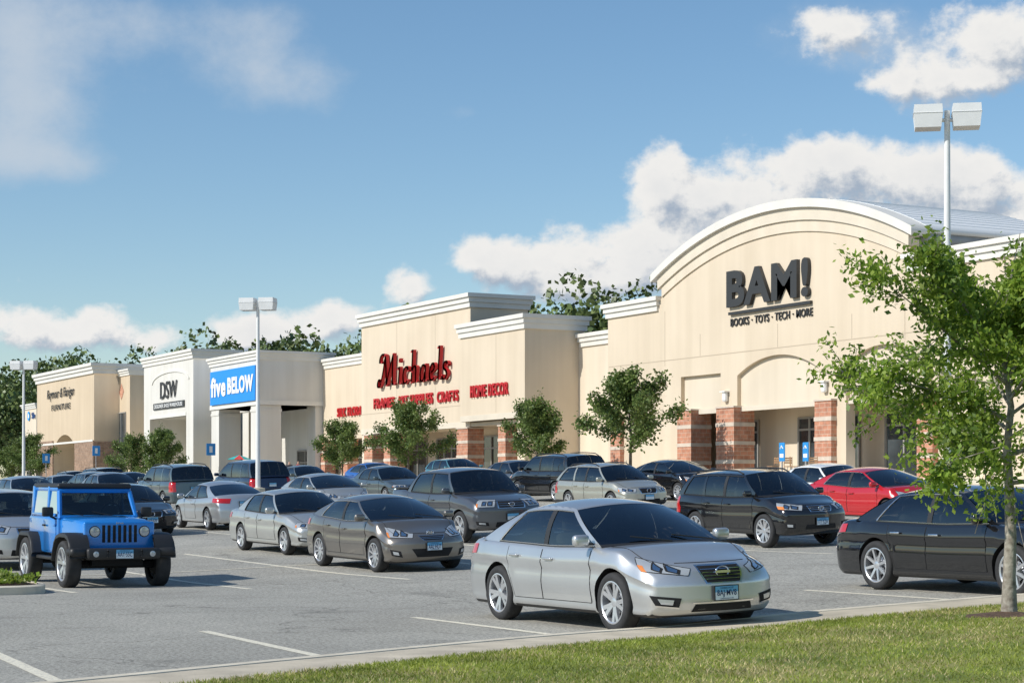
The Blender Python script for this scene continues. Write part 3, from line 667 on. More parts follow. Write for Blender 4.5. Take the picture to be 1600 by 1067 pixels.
# ---------------------------------------------------------------- off-roader
def disc(x,y,z,r,_):
    n=20; v=[(x+.012,y,z)]+[(x,y+r*math.cos(2*math.pi*k/n),z+r*math.sin(2*math.pi*k/n)) for k in range(n)]
    return v,[(0,1+k,1+(k+1)%n) for k in range(n)]
def jeep(x,y):
    wb=2.5; W2=.93; R=.41; cx=x-wb/2; cy=y+W2-.12
    root=obj('parked_car',None,label='bright blue open-fender off-roader with black bumper and hardtop',category='off-road car',group='cars parked in the shopping centre lot')
    root.matrix_world=Matrix.Translation((cx,cy,zg(cx,cy)+.005))@ground_matrix(cx,cy,1)
    fa=wb/2
    def part(n,mb,mats,par=root,ang=35,merge=False): return obj(n,mb.mesh(n,mats,angle=ang,merge=merge),parent=par)
    b=MB(); bl=blue
    b.rbox(-.62,0,.88,1.95,1.50,.66,.05,0,seg=3)
    b.rbox(.45,0,.74,.6,1.30,.5,.04,0)
    rows=[]
    for x0,wd,z1,z0 in ((.28,.70,1.20,.7),(.6,.685,1.215,.7),(1.1,.645,1.195,.68),(1.50,.60,1.16,.68),(1.58,.585,1.10,.68)):
        rows.append([(x0,-wd,z0),(x0,-wd,z1-.07),(x0,-wd+.015,z1-.03),(x0,-wd+.06,z1),(x0,-wd*.5,z1+.022),(x0,0,z1+.03),(x0,wd*.5,z1+.022),(x0,wd-.06,z1),(x0,wd-.015,z1-.03),(x0,wd,z1-.07),(x0,wd,z0)])
    b.grid(rows,0)
    b.rbox(1.56,0,.89,.09,1.26,.52,.035,0,seg=3)
    for sg in(1,-1): b.tube([(.33,sg*.70,1.17),(.08,sg*.64,1.66)],.045,8,0)
    b.tube([(.08,-.64,1.67),(.08,.64,1.67)],.045,8,0); b.tube([(.33,-.70,1.2),(.33,.70,1.2)],.04,8,0)
    part('body',b,[bl])
    t=MB(); t.rbox(-.72,0,1.755,1.68,1.36,.10,.045,0,seg=3)
    for sg in(1,-1):
        for xx,w in ((-.48,.12),(-1.50,.16)): t.rbox(xx,sg*.675,1.46,w,.05,.60,.02,1,Matrix.Rotation(sg*.07,4,'X'))
        t.rbox(-.72,sg*.65,1.70,1.6,.05,.08,.02,1)
        t.rbox(-.72,sg*.70,1.235,1.6,.05,.06,.02,1)
    t.rbox(-1.55,0,1.26,.05,1.3,.12,.02,0); t.rbox(-1.55,0,1.70,.05,1.3,.08,.02,0)
    part('hardtop',t,[BLK,bl])
    g=MB(); g.grid([[(.335-.25*s,yq*(.68-.05*s)+0,1.2+.45*s) for yq in np.linspace(-1,1,9)] for s in np.linspace(0,1,5)]); part('windshield',g,[GLS])
    g=MB(); g.add([(-1.555,-.6,1.3),(-1.555,.6,1.3),(-1.555,.6,1.68),(-1.555,-.6,1.68)],[(0,1,2,3)]); part('rear_window',g,[GLS])
    it=MB()
    for yy in(-.36,.36): it.rbox(-.45,yy,1.15,.15,.46,.5,.05,0,Matrix.Rotation(-.2,4,'Y')); it.rbox(-.52,yy,1.5,.08,.24,.16,.03,0)
    it.rbox(-1.15,0,1.2,.15,1.1,.5,.05,0)
    it.rbox(.12,0,1.16,.3,1.3,.14,.04,1); it.tube([(-.1+.05*math.sin(t),.36+.18*math.cos(t),1.28+.17*math.sin(t)) for t in np.linspace(0,6.283,17)],.016,6,1)
    it.tube([(-.75,-.6,1.2),(-.75,-.58,1.68),(-.75,.58,1.68),(-.75,.6,1.2)],.03,6,1); it.box(-1.5,.1,-.72,.72,1.205,1.215,1)
    part('seats',it,[SEAT,CAB])
    for sg in(1,-1):
        for x0,x1,xt in ((.22,-.42,.04),(-.54,-1.42,-.54)):
            g=MB(); g.add([(x0,sg*.70,1.26),(x1,sg*.70,1.26),(x1,sg*.655,1.67),(xt,sg*.655,1.67)],[(0,1,2,3)]); part('side_window',g,[GLS])
        d=MB(); d.rbox(-.12,sg*.755,.88,.80,.02,.56,.009,0); dr=part('door',d,[bl])
        h=MB(); h.rbox(-.42,sg*.785,1.05,.13,.04,.035,.012,0); part('door_handle',h,[BLK],dr)
        hg=MB(); hg.rbox(.24,sg*.77,1.06,.10,.03,.04,.01,0); hg.rbox(.24,sg*.77,.76,.10,.03,.04,.01,0); part('door_hinge',hg,[bl],dr)
        for xw,c0 in ((fa,0),(-fa,1)):
            f=MB(); pr=[(-.60,.52),(-.54,.68),(-.45,.82),(-.34,.91),(-.1,.955),(.24,.955),(.38,.92),(.48,.84),(.55,.72),(.58,.60)]
            if c0: pr=[(-.56,.55),(-.50,.72),(-.42,.84),(-.30,.92),(.30,.92),(.42,.84),(.50,.72),(.56,.55)]
            y0=sg*.58; y1=sg*.94; 
            rr=[[(xw+a,y0,z),(xw+a,y1-sg*.05,z),(xw+a,y1-sg*.01,z-.012),(xw+a,y1,z-.035),(xw+a,y1,z-.075),(xw+a*.96,y1-sg*.05,z-.08),(xw+a*.94,y0,z-.05)] for a,z in pr]
            f.grid(rr,0); part('fender',f,[BLK],ang=40)
        l=MB(); l.add(*disc(1.610,sg*.44,.98,.10,0)); l.add(*disc(1.622,sg*.44,.98,.084,0),1); part('headlight',l,[BLK,LMP])
        a=MB(); a.add(*disc(1.66,sg*.74,.84,.04,0)); a.rbox(1.63,sg*.74,.84,.06,.1,.1,.03,1); part('turn_signal',a,[AMB,BLK])
        m=MB(); m.rbox(.27,sg*.90,1.30,.08,.20,.17,.03,0); m.tube([(.24,sg*.72,1.16),(.27,sg*.85,1.22)],.02,6,0); part('side_mirror',m,[BLK])
        s=MB(); s.rbox(0.02,sg*.80,.48,1.5,.10,.06,.02,0); part('side_step',s,[BLK])
        tl=MB(); tl.rbox(-1.61,sg*.66,.95,.06,.12,.2,.02,0); part('taillight',tl,[RED])
    gr=MB()
    for k in range(7):
        yy=(k-3)*.094; gr.rbox(1.606,yy,.94,.012,.054,.30,.005,0)
    part('grille',gr,[DARK])
    bu=MB(); bu.rbox(1.80,0,.60,.20,1.30,.20,.05,0,seg=3); bu.box(1.5,1.75,-.42,-.34,.55,.63); bu.box(1.5,1.75,.34,.42,.55,.63)
    for sg in(1,-1): bu.rbox(1.74,sg*.78,.63,.24,.34,.15,.06,0,Matrix.Rotation(-sg*.22,4,'Z'),seg=3); bu.add(*disc(1.905,sg*.50,.60,.05,0),1); bu.tube([(1.90,sg*.30,.66),(1.95,sg*.30,.66),(1.95,sg*.30,.55),(1.90,sg*.30,.55)],.014,6,0)
    part('bumper',bu,[BLK,LMP])
    wp=MB(); wp.tube([(.36,.35,1.21),(.28,-.1,1.30)],.01,5); wp.tube([(.36,-.2,1.21),(.28,-.6,1.30)],.01,5); part('wiper',wp,[BLK])
    ch=MB(); ch.box(-1.5,1.5,-.45,.45,.38,.56); ch.tube([(fa,-.7,.40),(fa,.7,.40)],.07,8); ch.tube([(-fa,-.7,.4),(-fa,.7,.4)],.07,8); part('chassis',ch,[DARK])
    pl=MB(); X=1.912; zp=.60
    pl.box(X-.01,X,-.155,.155,zp-.078,zp+.078,3); Xp=X+.003
    pl.add([(Xp,-.152,zp-.075),(Xp,.152,zp-.075),(Xp,.152,zp+.01),(Xp,-.152,zp+.01)],[(0,1,2,3)],1)
    pl.add([(Xp,-.152,zp+.01),(Xp,.152,zp+.01),(Xp,.152,zp+.075),(Xp,-.152,zp+.075)],[(0,1,2,3)],0)
    for body,a,bb,c0,c1 in (('AAY·55C',-.13,.13,zp-.045,zp+.035),('CONNECTICUT',-.09,.09,zp+.047,zp+.064)):
        tm=textmesh(body,a,bb,c0,c1,.004,INK); pl.add([(Xp+.003-v.co.y*.3,v.co.x,v.co.z) for v in tm.vertices],[tuple(q.vertices) for q in tm.polygons],2)
    part('license_plate',pl,[PLB,PLW,INK,BLK])
    e=MB(); tm=textmesh('Jeep',-.07,.07,1.02+.085,1.145,.004,INK); e.add([(1.612-v.co.y,v.co.x,v.co.z) for v in tm.vertices],[tuple(q.vertices) for q in tm.polygons],0); part('emblem',e,[CHR])
    sp=MB(); sp.lathe([(.2,-.1),(.38,-.11),(.40,-.05),(.40,.08),(.2,.1),(0.,.1)],28); me=sp.mesh('spare_wheel',[RUB]); me.transform(Matrix.Translation((-1.72,0,.98))@Matrix.Rotation(math.pi/2,4,'Z')); obj('spare_wheel',me,parent=root)
    tm_,rm_,hm_=wheel_meshes(.41,5,.25)
    for xw in(fa,-fa):
        for sg in(-1,1):
            w=obj('wheel',hm_,parent=root); w.location=(xw,sg*(W2-.13),R)
            if sg>0: w.rotation_euler=(0,0,math.pi)
            obj('tyre',tm_,parent=w); obj('rim',rm_,parent=w)
jeep(-33.9,9.45)
# ---------------------------------------------------------------- ground
xs=sorted(set(list(np.arange(-130,20,2.0))+list(np.arange(-600,-130,25))+[-8000,-3000,-1200,20,60,200,800,3000,8000,-35,-80]))
ys=sorted(set(list(np.arange(-20,60,2.0))+[12,25,55]+[-8000,-2500,-800,-250,-80,80,120,200,500,1500,4000,9000]))
g=MB(); g.grid([[(x,y,zg(x,y)) for y in ys] for x in xs],0,flip=True)
me=g.mesh('ground',[asphalt()],smooth=True,merge=False,recalc=False)
if me.polygons[0].normal.z<0: me.flip_normals()
obj('ground',me,kind='structure')
LM=linemat()
def ribbon(x0,y0,x1,y1,w,dz=.004,n=14):
    dx,dy=x1-x0,y1-y0; L=math.hypot(dx,dy); nx,ny=-dy/L*w/2,dx/L*w/2
    return [[(x0+dx*t+nx,y0+dy*t+ny,zg(x0+dx*t+nx,y0+dy*t+ny)+dz),(x0+dx*t-nx,y0+dy*t-ny,zg(x0+dx*t-nx,y0+dy*t-ny)+dz)] for t in np.linspace(0,1,n)]
g=MB()
g.grid(ribbon(-22.5,4.98,-15.4,4.38,.13),0); g.grid(ribbon(-21.8,7.66,-17.25,7.38,.13),0); g.grid(ribbon(-23.1,10.95,-18.85,10.9,.13),0)
for y in (14.15,17.45,20.7): g.grid(ribbon(-23.5,y,-18.9,y,.13),0)
for y in (2.8,5.9,9,12,15,18.1,21.2,24.3,27.6,30.7,34,37): g.grid(ribbon(-44,y,-31.8,y,.13),0)
g.grid(ribbon(-37.9,9.0,-37.9,37,.12,.006,30),0)
for y in (10,13,16,19.1,22.2,25.3,28.5,31.7,34.8,38,41): g.grid(ribbon(-63,y,-51,y,.11),0); g.grid(ribbon(-80,y,-68,y,.11),0)
obj('parking_lines',g.mesh('parking_lines',[LM],smooth=False,merge=False),kind='structure')
KP=[gh(180,1067),gh(528,1032),gh(900,997),gh(1200,969),gh(1600,935)]
k0=np.array(KP[0]); k1=np.array(KP[1]); kl=np.array(KP[-1])
KP=[tuple(k0+(k0-k1)*4),tuple(k0+(k0-k1)*1.5)]+KP+[tuple(kl+np.array((0.3,6))),tuple(kl+np.array((.3,40)))]
KC=crom(KP,10); nn=np.array((.93,-.36))
def kz(p,h): return zg(p[0],p[1])+h
conc=mat('kerb_concrete',(.66,.59,.46),.85,ns=3,na=.15,bump=.3,bs=40); walkm=mat('strip_concrete',(.56,.485,.365),.9,ns=2,na=.2,bump=.3,bs=30)
g=MB(); g.grid([[(p[0]+nn[0]*s,p[1]+nn[1]*s,kz(p,h)) for s,h in ((0,-.05),(.0,.06),(.02,.075),(.30,.08),(.31,.065))] for p in KC],0)
obj('kerb',g.mesh('kerb',[conc],angle=30,merge=False),kind='structure')
SW=1.7
g=MB(); g.grid([[(p[0]+nn[0]*s,p[1]+nn[1]*s,kz(p,.073)) for s in (.32,.8,SW+.05)] for p in KC],0); obj('pavement',g.mesh('pavement',[walkm],merge=False),kind='structure')
def lawnmat():
    m=bpy.data.materials.new('lawn'); t,n,l=nt(m); b=n['Principled BSDF']; b.inputs['Roughness'].default_value=.9
    tc=n.new('ShaderNodeTexCoord'); q=n.new('ShaderNodeTexNoise'); q.inputs['Scale'].default_value=.9; q.inputs['Detail'].default_value=7; l.new(tc.outputs['Object'],q.inputs['Vector'])
    cr=n.new('ShaderNodeValToRGB'); e=cr.color_ramp.elements; e[0].position=.35; e[0].color=(.14,.18,.025,1); e[1].position=.68; e[1].color=(.32,.28,.10,1); x=e.new(.5); x.color=(.21,.24,.04,1)
    l.new(q.outputs['Fac'],cr.inputs[0]); l.new(cr.outputs[0],b.inputs['Base Color']); return m
LW=lawnmat()
g=MB(); ls=[SW+.04,1.95,2.4,3,4,6,8,12,20,60]
def lz(p,s): return kz(p,.078)+.02*min(1,s-SW)
g.grid([[(p[0]+nn[0]*s,p[1]+nn[1]*s,lz(p,s)) for s in ls] for p in KC],0)
obj('lawn',g.mesh('lawn',[LW],merge=False),kind='structure')
def fastmesh(name,V,mats,mi=None):
    n,k,_=V.shape; me=bpy.data.meshes.new(name); me.vertices.add(n*k); me.vertices.foreach_set('co',V.reshape(-1).astype(np.float32))
    me.loops.add(n*k); me.loops.foreach_set('vertex_index',np.arange(n*k,dtype=np.int32)); me.polygons.add(n)
    me.polygons.foreach_set('loop_start',np.arange(0,n*k,k,dtype=np.int32))
    for m in mats: me.materials.append(m)
    if mi is not None: me.polygons.foreach_set('material_index',mi.astype(np.int32))
    me.update(calc_edges=True); return me
bx,byy=gh(1577,980)
N=230000; kc=np.array(KC[:68]); 
ti=nrng.uniform(0,len(kc)-1.001,N*3); i0=ti.astype(int); seg=np.linalg.norm(kc[i0+1]-kc[i0],axis=1); keep=nrng.uniform(0,seg.max(),N*3)<seg; ti=ti[keep][:N]; i0=i0[keep][:N]; N=len(ti)
fr=(ti-i0)[:,None]; base=kc[i0]*(1-fr)+kc[i0+1]*fr
sd=SW-.03+nrng.uniform(0,1,N)**1.2*11.0; sd+=(.05*np.sin(ti*9)+.04*np.sin(ti*23))*np.exp(-(sd-SW)*3); px=base+nn[None,:]*sd[:,None]
kp=np.hypot(px[:,0]-bx,px[:,1]-byy)>nrng.uniform(.50,.62,N); px=px[kp]; base=base[kp]; sd=sd[kp]; N=len(sd)
zb=np.array([zg(a,b)+.08 for a,b in base])+.015*np.clip(sd-SW,0,1)
an=nrng.uniform(0,6.283,N); h=nrng.uniform(.015,.042,N); w=.006; ln=nrng.normal(0,.022,(N,2))
V=np.zeros((N,3,3)); V[:,0,0]=px[:,0]+w*np.cos(an); V[:,0,1]=px[:,1]+w*np.sin(an); V[:,1,0]=px[:,0]-w*np.cos(an); V[:,1,1]=px[:,1]-w*np.sin(an)
V[:,0,2]=V[:,1,2]=zb; V[:,2,0]=px[:,0]+ln[:,0]; V[:,2,1]=px[:,1]+ln[:,1]; V[:,2,2]=zb+h
ga=leafmat('grass_a',(.24,.30,.035),.35); gb=leafmat('grass_b',(.31,.34,.06),.35); gc=leafmat('grass_dry',(.48,.40,.19),.2)
pn=np.sin(px[:,0]*1.3+px[:,1]*.7)+np.sin(px[:,1]*1.9-px[:,0]*.6)+.8*np.sin(px[:,0]*4.1+px[:,1]*3.3)
mi=np.where(nrng.uniform(0,1,N)<.24+.14*pn,2,np.where(nrng.uniform(0,1,N)<.5,0,1))
obj('lawn_grass',fastmesh('lawn_grass',V,[ga,gb,gc],mi),kind='stuff',label='short mown grass with dry tufts along the kerb',category='grass')
# ---------------------------------------------------------------- trees
bark=mat('bark',(.17,.14,.11),.9,ns=14,na=.5,bump=.8,bs=18,c2=(.40,.37,.31)); bark2=mat('bark_dark',(.15,.12,.09),.9,ns=8,na=.4)
lf1=leafmat('leaf_a',(.22,.33,.04),.5); lf2=leafmat('leaf_b',(.13,.22,.03),.45); lf3=leafmat('leaf_c',(.32,.42,.06),.5)
sl1=leafmat('street_leaf_a',(.13,.20,.05),.4); sl2=leafmat('street_leaf_b',(.085,.14,.035),.35); sl3=leafmat('street_leaf_c',(.20,.26,.07),.4)
def rotd(d,ang,az):
    a=d.cross(Vector((0,0,1)));
    if a.length<.05: a=Vector((1,0,0))
    a.normalize(); v=Matrix.Rotation(ang,3,a)@d; return (Matrix.Rotation(az,3,d)@v).normalized()
def make_tree(seed,H,spread,th,tr,nl,ls,jit,nlimb=13,asp=2.0,up=.5,low=0.0,flat=1.0,sway=.04,wch=(.15,.5,1,1,1.8)):
    r=random.Random(seed); nr=np.random.default_rng(seed); t=MB(); tips=[]
    ld=[Vector((0,0,-.1))]; 
    for i in range(1,9): ld.append(Vector((r.uniform(-sway,sway)*i*.5,r.uniform(-sway,sway)*i*.5,H*.86*i/8)))
    t.tube(ld,[tr*1.25]+[tr*(1-.88*i/8) for i in range(1,9)],10)
    def leader(z): 
        f=z/(H*.86)*8; i=min(7,int(f)); return ld[i].lerp(ld[i+1],f-i)
    for k in range(nlimb):
        f=k/(nlimb-1); z=th+(H*.72-th)*f**.9; p=leader(z); az=k*2.4+r.uniform(-.4,.4)
        env=spread*(math.sin(math.pi*min(.93,(.36+.6*f)))**.6)*r.uniform(.75,1.2)
        el=math.radians(8+up*55*f+r.uniform(-8,14))*flat; d=Vector((math.cos(az)*math.cos(el),math.sin(az)*math.cos(el),math.sin(el)))
        L=env; pts=[p]; dd=d.copy()
        for j in range(6):
            dd=(dd+Vector((r.uniform(-.12,.12),r.uniform(-.12,.12),r.uniform(-.04,.12)-low*(1-f)*.1))).normalized(); pts.append(pts[-1]+dd*L/6)
        r0=tr*.36*(1-.5*f); t.tube(pts,[r0*(1-.85*j/6) for j in range(7)],6)
        for j in range(1,7):
            for q in range(3 if j<6 else 4):
                bd=rotd(dd,r.uniform(.4,1.1),r.uniform(0,6.28)); bl=L*r.uniform(.2,.42)*(1.15-.09*j)
                s=[pts[j]]
                for _ in range(3): bd=(bd+Vector((r.uniform(-.2,.2),r.uniform(-.2,.2),r.uniform(-.08,.16)))).normalized(); s.append(s[-1]+bd*bl/3)
                t.tube(s,[r0*.3,r0*.22,r0*.14,.004],4,cap=False)
                wgt=r.choice(wch)
                for a in range(3): tips.append((s[a],s[a+1],wgt))
    for z in np.linspace(H*.6,H*.85,6):
        p=leader(z); q=p+Vector((r.uniform(-.35,.35),r.uniform(-.35,.35),H*.13)); t.tube([p,q],[.012,.004],4); tips.append((p,q,2.0))
    A=np.array([tuple(a) for a,b,w in tips]); B=np.array([tuple(b) for a,b,w in tips]); w=np.array([q[2] for q in tips]); w/=w.sum()
    idx=nr.choice(len(tips),nl,p=w); u=nr.uniform(0,1,(nl,1)); c=A[idx]*(1-u)+B[idx]*u+nr.normal(0,jit,(nl,3))
    keep=(c[:,2]>th*.72); c=c[keep]; n=len(c)
    ax=nr.normal(0,1,(n,3)); ax[:,2]-=.5; ax/=np.linalg.norm(ax,axis=1)[:,None]; o=nr.normal(0,1,(n,3)); sdv=np.cross(ax,o); sdv/=np.linalg.norm(sdv,axis=1)[:,None]
    s=ls*nr.uniform(.6,1.25,(n,1)); V=np.zeros((n,4,3)); V[:,0]=c; V[:,1]=c+ax*s*.5+sdv*s/asp*.5; V[:,2]=c+ax*s; V[:,3]=c+ax*s*.5-sdv*s/asp*.5
    return t,V,nr.choice([0,0,1,2,2],n)
def put_tree(name,tm,lm,x,y,sc,rot,label,group=None,z=None):
    root=obj(name,None,label=label,category='tree',group=group); root.location=(x,y,zg(x,y) if z is None else z); root.rotation_euler=(0,0,rot); root.scale=(sc,sc,sc)
    obj('trunk',tm,parent=root); obj('crown',lm,parent=root)
t,V,mi=make_tree(11,4.35,2.3,1.5,.080,36000,.078,.075,nlimb=20,asp=1.8,up=.8,low=1.0,sway=.02,wch=(.4,.8,1,1,1.5))
put_tree('tree',t.mesh('trunk',[bark],merge=False,angle=60),fastmesh('crown',V,[lf1,lf2,lf3],mi),bx,byy,1.0,.6,'young leafy tree with thin mottled trunk on the lawn',z=zg(bx,byy)+.08)
mul=mat('mulch',(.11,.065,.04),.95,ns=20,na=.5,bump=1,bs=25)
g=MB(); g.add([(bx,byy,zg(bx,byy)+.19)]+[(bx+(.58+.05*math.sin(k*2.3))*math.cos(k*.3927),byy+(.58+.05*math.sin(k*1.7))*math.sin(k*.3927),zg(bx,byy)+.112) for k in range(16)],[(0,1+k,1+(k+1)%16) for k in range(16)])
obj('mulch_bed',g.mesh('mulch_bed',[mul]),kind='stuff',label='ring of brown mulch around the young tree trunk',category='mulch')
var=[]
for sd_,sp in ((21,2.1),(33,1.9),(45,2.2)):
    t,V,mi=make_tree(sd_,5.3,sp,1.5,.085,12000,.165,.14,nlimb=16,asp=1.5,up=.9); var.append((t.mesh('trunk',[bark2],merge=False),fastmesh('crown',V,[sl1,sl2,sl3],mi)))
for i,(px_,V_,sc,lb) in enumerate(((985,50,1.10,'broad young street tree in front of the brick columns'),(838,50,.92,'young street tree beside the craft store corner'),(637,50,.98,'round-headed street tree before the craft store'),(535,50,.86,'narrow street tree before the craft store'),
      (252,50,1.0,'small street tree before the shoe store'),(206,50,.9,'small street tree before the glass storefront'),(48,48,1.1,'small street tree near the furniture store'),(18,52,1.0,'small street tree near the furniture store'))):
    tm,lm=var[i%3]; x=fx(px_,V_); put_tree('street_tree',tm,lm,x,V_,sc,i*1.3,lb,'street trees along the storefronts')
# woods
def crown(cx,cy,z0,Hh,rw,nl):
    k=14; cl=nrng.normal(0,1,(k,3)); cl/=np.linalg.norm(cl,axis=1)[:,None]; cl*=nrng.uniform(.2,.75,(k,1)); cen=np.array((cx,cy,z0+Hh*.56))+cl*np.array((rw,rw,Hh*.42)); cr=nrng.uniform(.35,.55,k)*rw
    id_=nrng.integers(0,k,nl); d=nrng.normal(0,1,(nl,3)); d/=np.linalg.norm(d,axis=1)[:,None]; c=cen[id_]+d*(cr[id_]*nrng.uniform(.6,1.05,nl))[:,None]
    return c
L=[]; tr_=MB()
def wood(x,y,H):
    L.append(crown(x,y,2.3,H,5.0,2100)); tr_.tube([(x,y,2),(x,y,2+H*.6)],[.3,.15],6)
for x in np.arange(-430,-190,5.0): wood(x+rng.uniform(-3,3),74+rng.uniform(-2,12),rng.uniform(19,20.5)+max(0,(-x-260)*.05))
for x in np.arange(-310,-150,4.2): wood(x+rng.uniform(-3,3),88+rng.uniform(-4,8),rng.uniform(19,20.8))
for x in np.arange(-215,-110,4.2): wood(x+rng.uniform(-2,2),100+rng.uniform(-4,6),rng.uniform(17.5,19.8))
for x in np.arange(-172,-120,4.5): wood(x+rng.uniform(-2,2),114+rng.uniform(-4,6),rng.uniform(18,20))
for x in np.arange(-150,-86,5.0): wood(x+rng.uniform(-2,2),118+rng.uniform(-4,8),rng.uniform(18.5,21.5))
for y in np.arange(20,70,6.0): wood(-330+rng.uniform(-5,5),y,rng.uniform(18,21))
for y in np.arange(30,72,6.0): wood(-262+rng.uniform(-5,5),y+22,rng.uniform(15,18))
c=np.concatenate(L); n=len(c); ax=nrng.normal(0,1,(n,3)); ax/=np.linalg.norm(ax,axis=1)[:,None]; o=nrng.normal(0,1,(n,3)); sdv=np.cross(ax,o); sdv/=np.linalg.norm(sdv,axis=1)[:,None]; s=nrng.uniform(.3,.75,(n,1))
V=np.stack([c,c+ax*s*.5+sdv*s*.45,c+ax*s,c+ax*s*.5-sdv*s*.45],1)
w1=leafmat('wood_leaf_a',(.11,.155,.04),0); w2=leafmat('wood_leaf_b',(.075,.115,.03),0); w3=leafmat('wood_leaf_c',(.15,.20,.05),0)
obj('woodland',fastmesh('woodland',V,[w1,w2,w3],nrng.choice([0,0,1,2],n)),kind='stuff',label='dense green wood rising behind the stores',category='woods')
obj('woodland_trunks',tr_.mesh('woodland_trunks',[bark2],merge=False),kind='stuff',label='bare lower trunks of the wood behind the stores',category='woods')
# ---------------------------------------------------------------- buildings
bei=wallmat('beige_stucco',(.665,.56,.425)); bei2=wallmat('pale_beige_stucco',(.68,.59,.465)); wht=wallmat('white_stucco',(.67,.65,.60)); tan=wallmat('tan_stucco',(.60,.485,.345)); trim=mat('cream_trim',(.70,.675,.615),.7,ns=.8,na=.05)
trimb=mat('beige_trim',(.66,.585,.47),.75,ns=.8,na=.06); roofm=mat('pale_metal_roof',(.76,.77,.76),.5,0); gry=mat('grey_metal',(.34,.34,.33),.6,ns=2,na=.1)
brk=brickmat('red_block',(.54,.25,.155),(.44,.19,.115),(.50,.38,.29),.4,.2); brs=brickmat('brown_brick',(.26,.16,.10),(.33,.21,.14),(.3,.25,.2),.4,.15)
bandm=mat('cast_stone',(.60,.51,.42),.85,ns=3,na=.12)
store=mat('store_glass',(.045,.055,.06),.05,0,.6,ns=.6,na=.7); frm=mat('frame_metal',(.30,.29,.27),.5); joint=mat('wall_joint',(.47,.39,.29),.9); lamp_w=mat('lamp_white',(.78,.77,.74),.5)
def cornice(b,x0,x1,y0,y1,z,mi=1,h=.75,o=.30):
    b.box(x0-o*.35,x1+o*.35,y0-o*.35,y1+o*.35,z-h,z-h*.62,mi)
    b.box(x0-o*.65,x1+o*.65,y0-o*.65,y1+o*.65,z-h*.625,z-h*.28,mi); b.box(x0-o,x1+o,y0-o,y1+o,z-h*.285,z,mi)
def building(label,base):
    o=obj('store_building',None,label=label,category='building'); o.location=base; return o
def bpart(root,name,mb,mats,me=None,label=None):
    if me is None: me=mb.mesh(name,mats,smooth=False,merge=False)
    me.transform(Matrix.Translation(-root.location)); return obj(name,me,parent=root,label=label)
def stonecol(root,x0,x1,y0,y1,z0,z1):
    b=MB(); zs=[z0,z1-2.70,z1-2.52,z1-1.80,z1-1.62,z1-.90,z1-.72,z1]
    for i in range(7):
        e=.025 if i%2 else 0
        b.box(x0-e,x1+e,y0-e,y1+e,zs[i],zs[i+1],i%2)
    b.box(x0-.05,x1+.05,y0-.05,y1+.05,z1,z1+.08,1)
    bpart(root,'column',b,[brk,bandm])
def glaze(root,x0,x1,y,z0,z1,nx,zt=None,name='window'):
    b=MB(); b.add([(x0,y,z0),(x1,y,z0),(x1,y,z1),(x0,y,z1)],[(0,1,2,3)],0)
    for i in range(nx+1):
        x=x0+(x1-x0)*i/nx; b.box(x-.05,x+.05,y-.08,y-.002,z0,z1,1)
    for z in [z0+.04,z1-.04]+([zt] if zt else []): b.box(x0,x1,y-.075,y-.003,z-.05,z+.05,1)
    bpart(root,name,b,[store,frm])
def jointlines(root,xs_,zs_,x0,x1,z0,z1,y):
    b=MB()
    for x in xs_: b.box(x-.02,x+.02,y-.006,y+.02,z0,z1,0)
    for z in zs_: b.box(x0,x1,y-.0075,y+.02,z-.02,z+.02,0)
    if b.v: bpart(root,'wall_joint',b,[joint])
# --- bookstore
xl=fx(950); xa0=fx(1034); xa1=fx(1421); xr_=-58.0; F=55.0; zt=11.9; z0=1.2
cxx=(xa0+xa1)/2; hw=(xa1-xa0)/2
B=building('beige bookstore with a white arched parapet and brick columns',(cxx,56,2.5))
def archz(x,zs,zp,h):
    rise=zp-zs; Rr=(h*h+rise*rise)/(2*rise); return zp-Rr+math.sqrt(max(0,Rr*Rr-(x-cxx)**2))
outer=[(xl,z0),(xr_,z0),(xr_,zt),(xa1,zt),(xa1,13.0)]+[(x,archz(x,13.0,15.1,hw)) for x in np.linspace(xa1,xa0,30)][1:-1]+[(xa0,13.0),(xa0,zt),(xl,zt)]
def op(xa,xb,zb_,zs,zp=None):
    L=[(xa,zb_),(xb,zb_)]
    if zp is None: return L+[(xb,zs),(xa,zs)]
    m=(xa+xb)/2; h=(xb-xa)/2; rise=zp-zs; Rr=(h*h+rise*rise)/(2*rise)
    return L+[(x,zp-Rr+math.sqrt(max(0,Rr*Rr-(x-m)**2))) for x in np.linspace(xb,xa,16)]
o1=(fx(1064),fx(1126)); o2=(fx(1152),fx(1279)); o3=(fx(1322),fx(1440)); 
zo=1.3
loops=[outer,op(o1[0],o1[1],zo,7.75),op(o2[0],o2[1],zo,7.55,8.35),op(o3[0],o3[1],zo,7.55,8.3)]
me=poly2d('wall',loops,F,F+.5,[bei]); bpart(B,'wall',None,None,me)
b=MB(); b.box(xl+.01,xr_-.01,F+2.3,F+2.6,1.2,8.6,0); b.box(xl+.02,xr_-.02,F+.75,F+2.31,6.02,6.2,0); b.box(xl+.01,xa0,F+.505,F+30,8.7,zt-.6,0); b.box(xa1,xr_-.01,F+.505,F+30,8.7,zt-.6,0); b.box(xa0+.01,xa1-.01,F+.505,F+8,8.71,13.0,1)
b.box(xl+.01,xl+.3,F+.76,F+2.4,1.2,8.5,0); b.box(xr_-.3,xr_-.01,F+.76,F+30,1.2,8.5,0)
bpart(B,'inner_wall',b,[bei2,gry])
b=MB(); b.box(xl+.03,xr_-.03,F+.22,F+.74,5.9,8.65,0); bpart(B,'recess_panel',b,[bei2])
for a,c_ in (o1,o2,o3):
    b=MB(); b.box(a+.01,c_-.01,F+.12,F+.30,5.82,6.06,0); bpart(B,'lintel_band',b,[trimb])
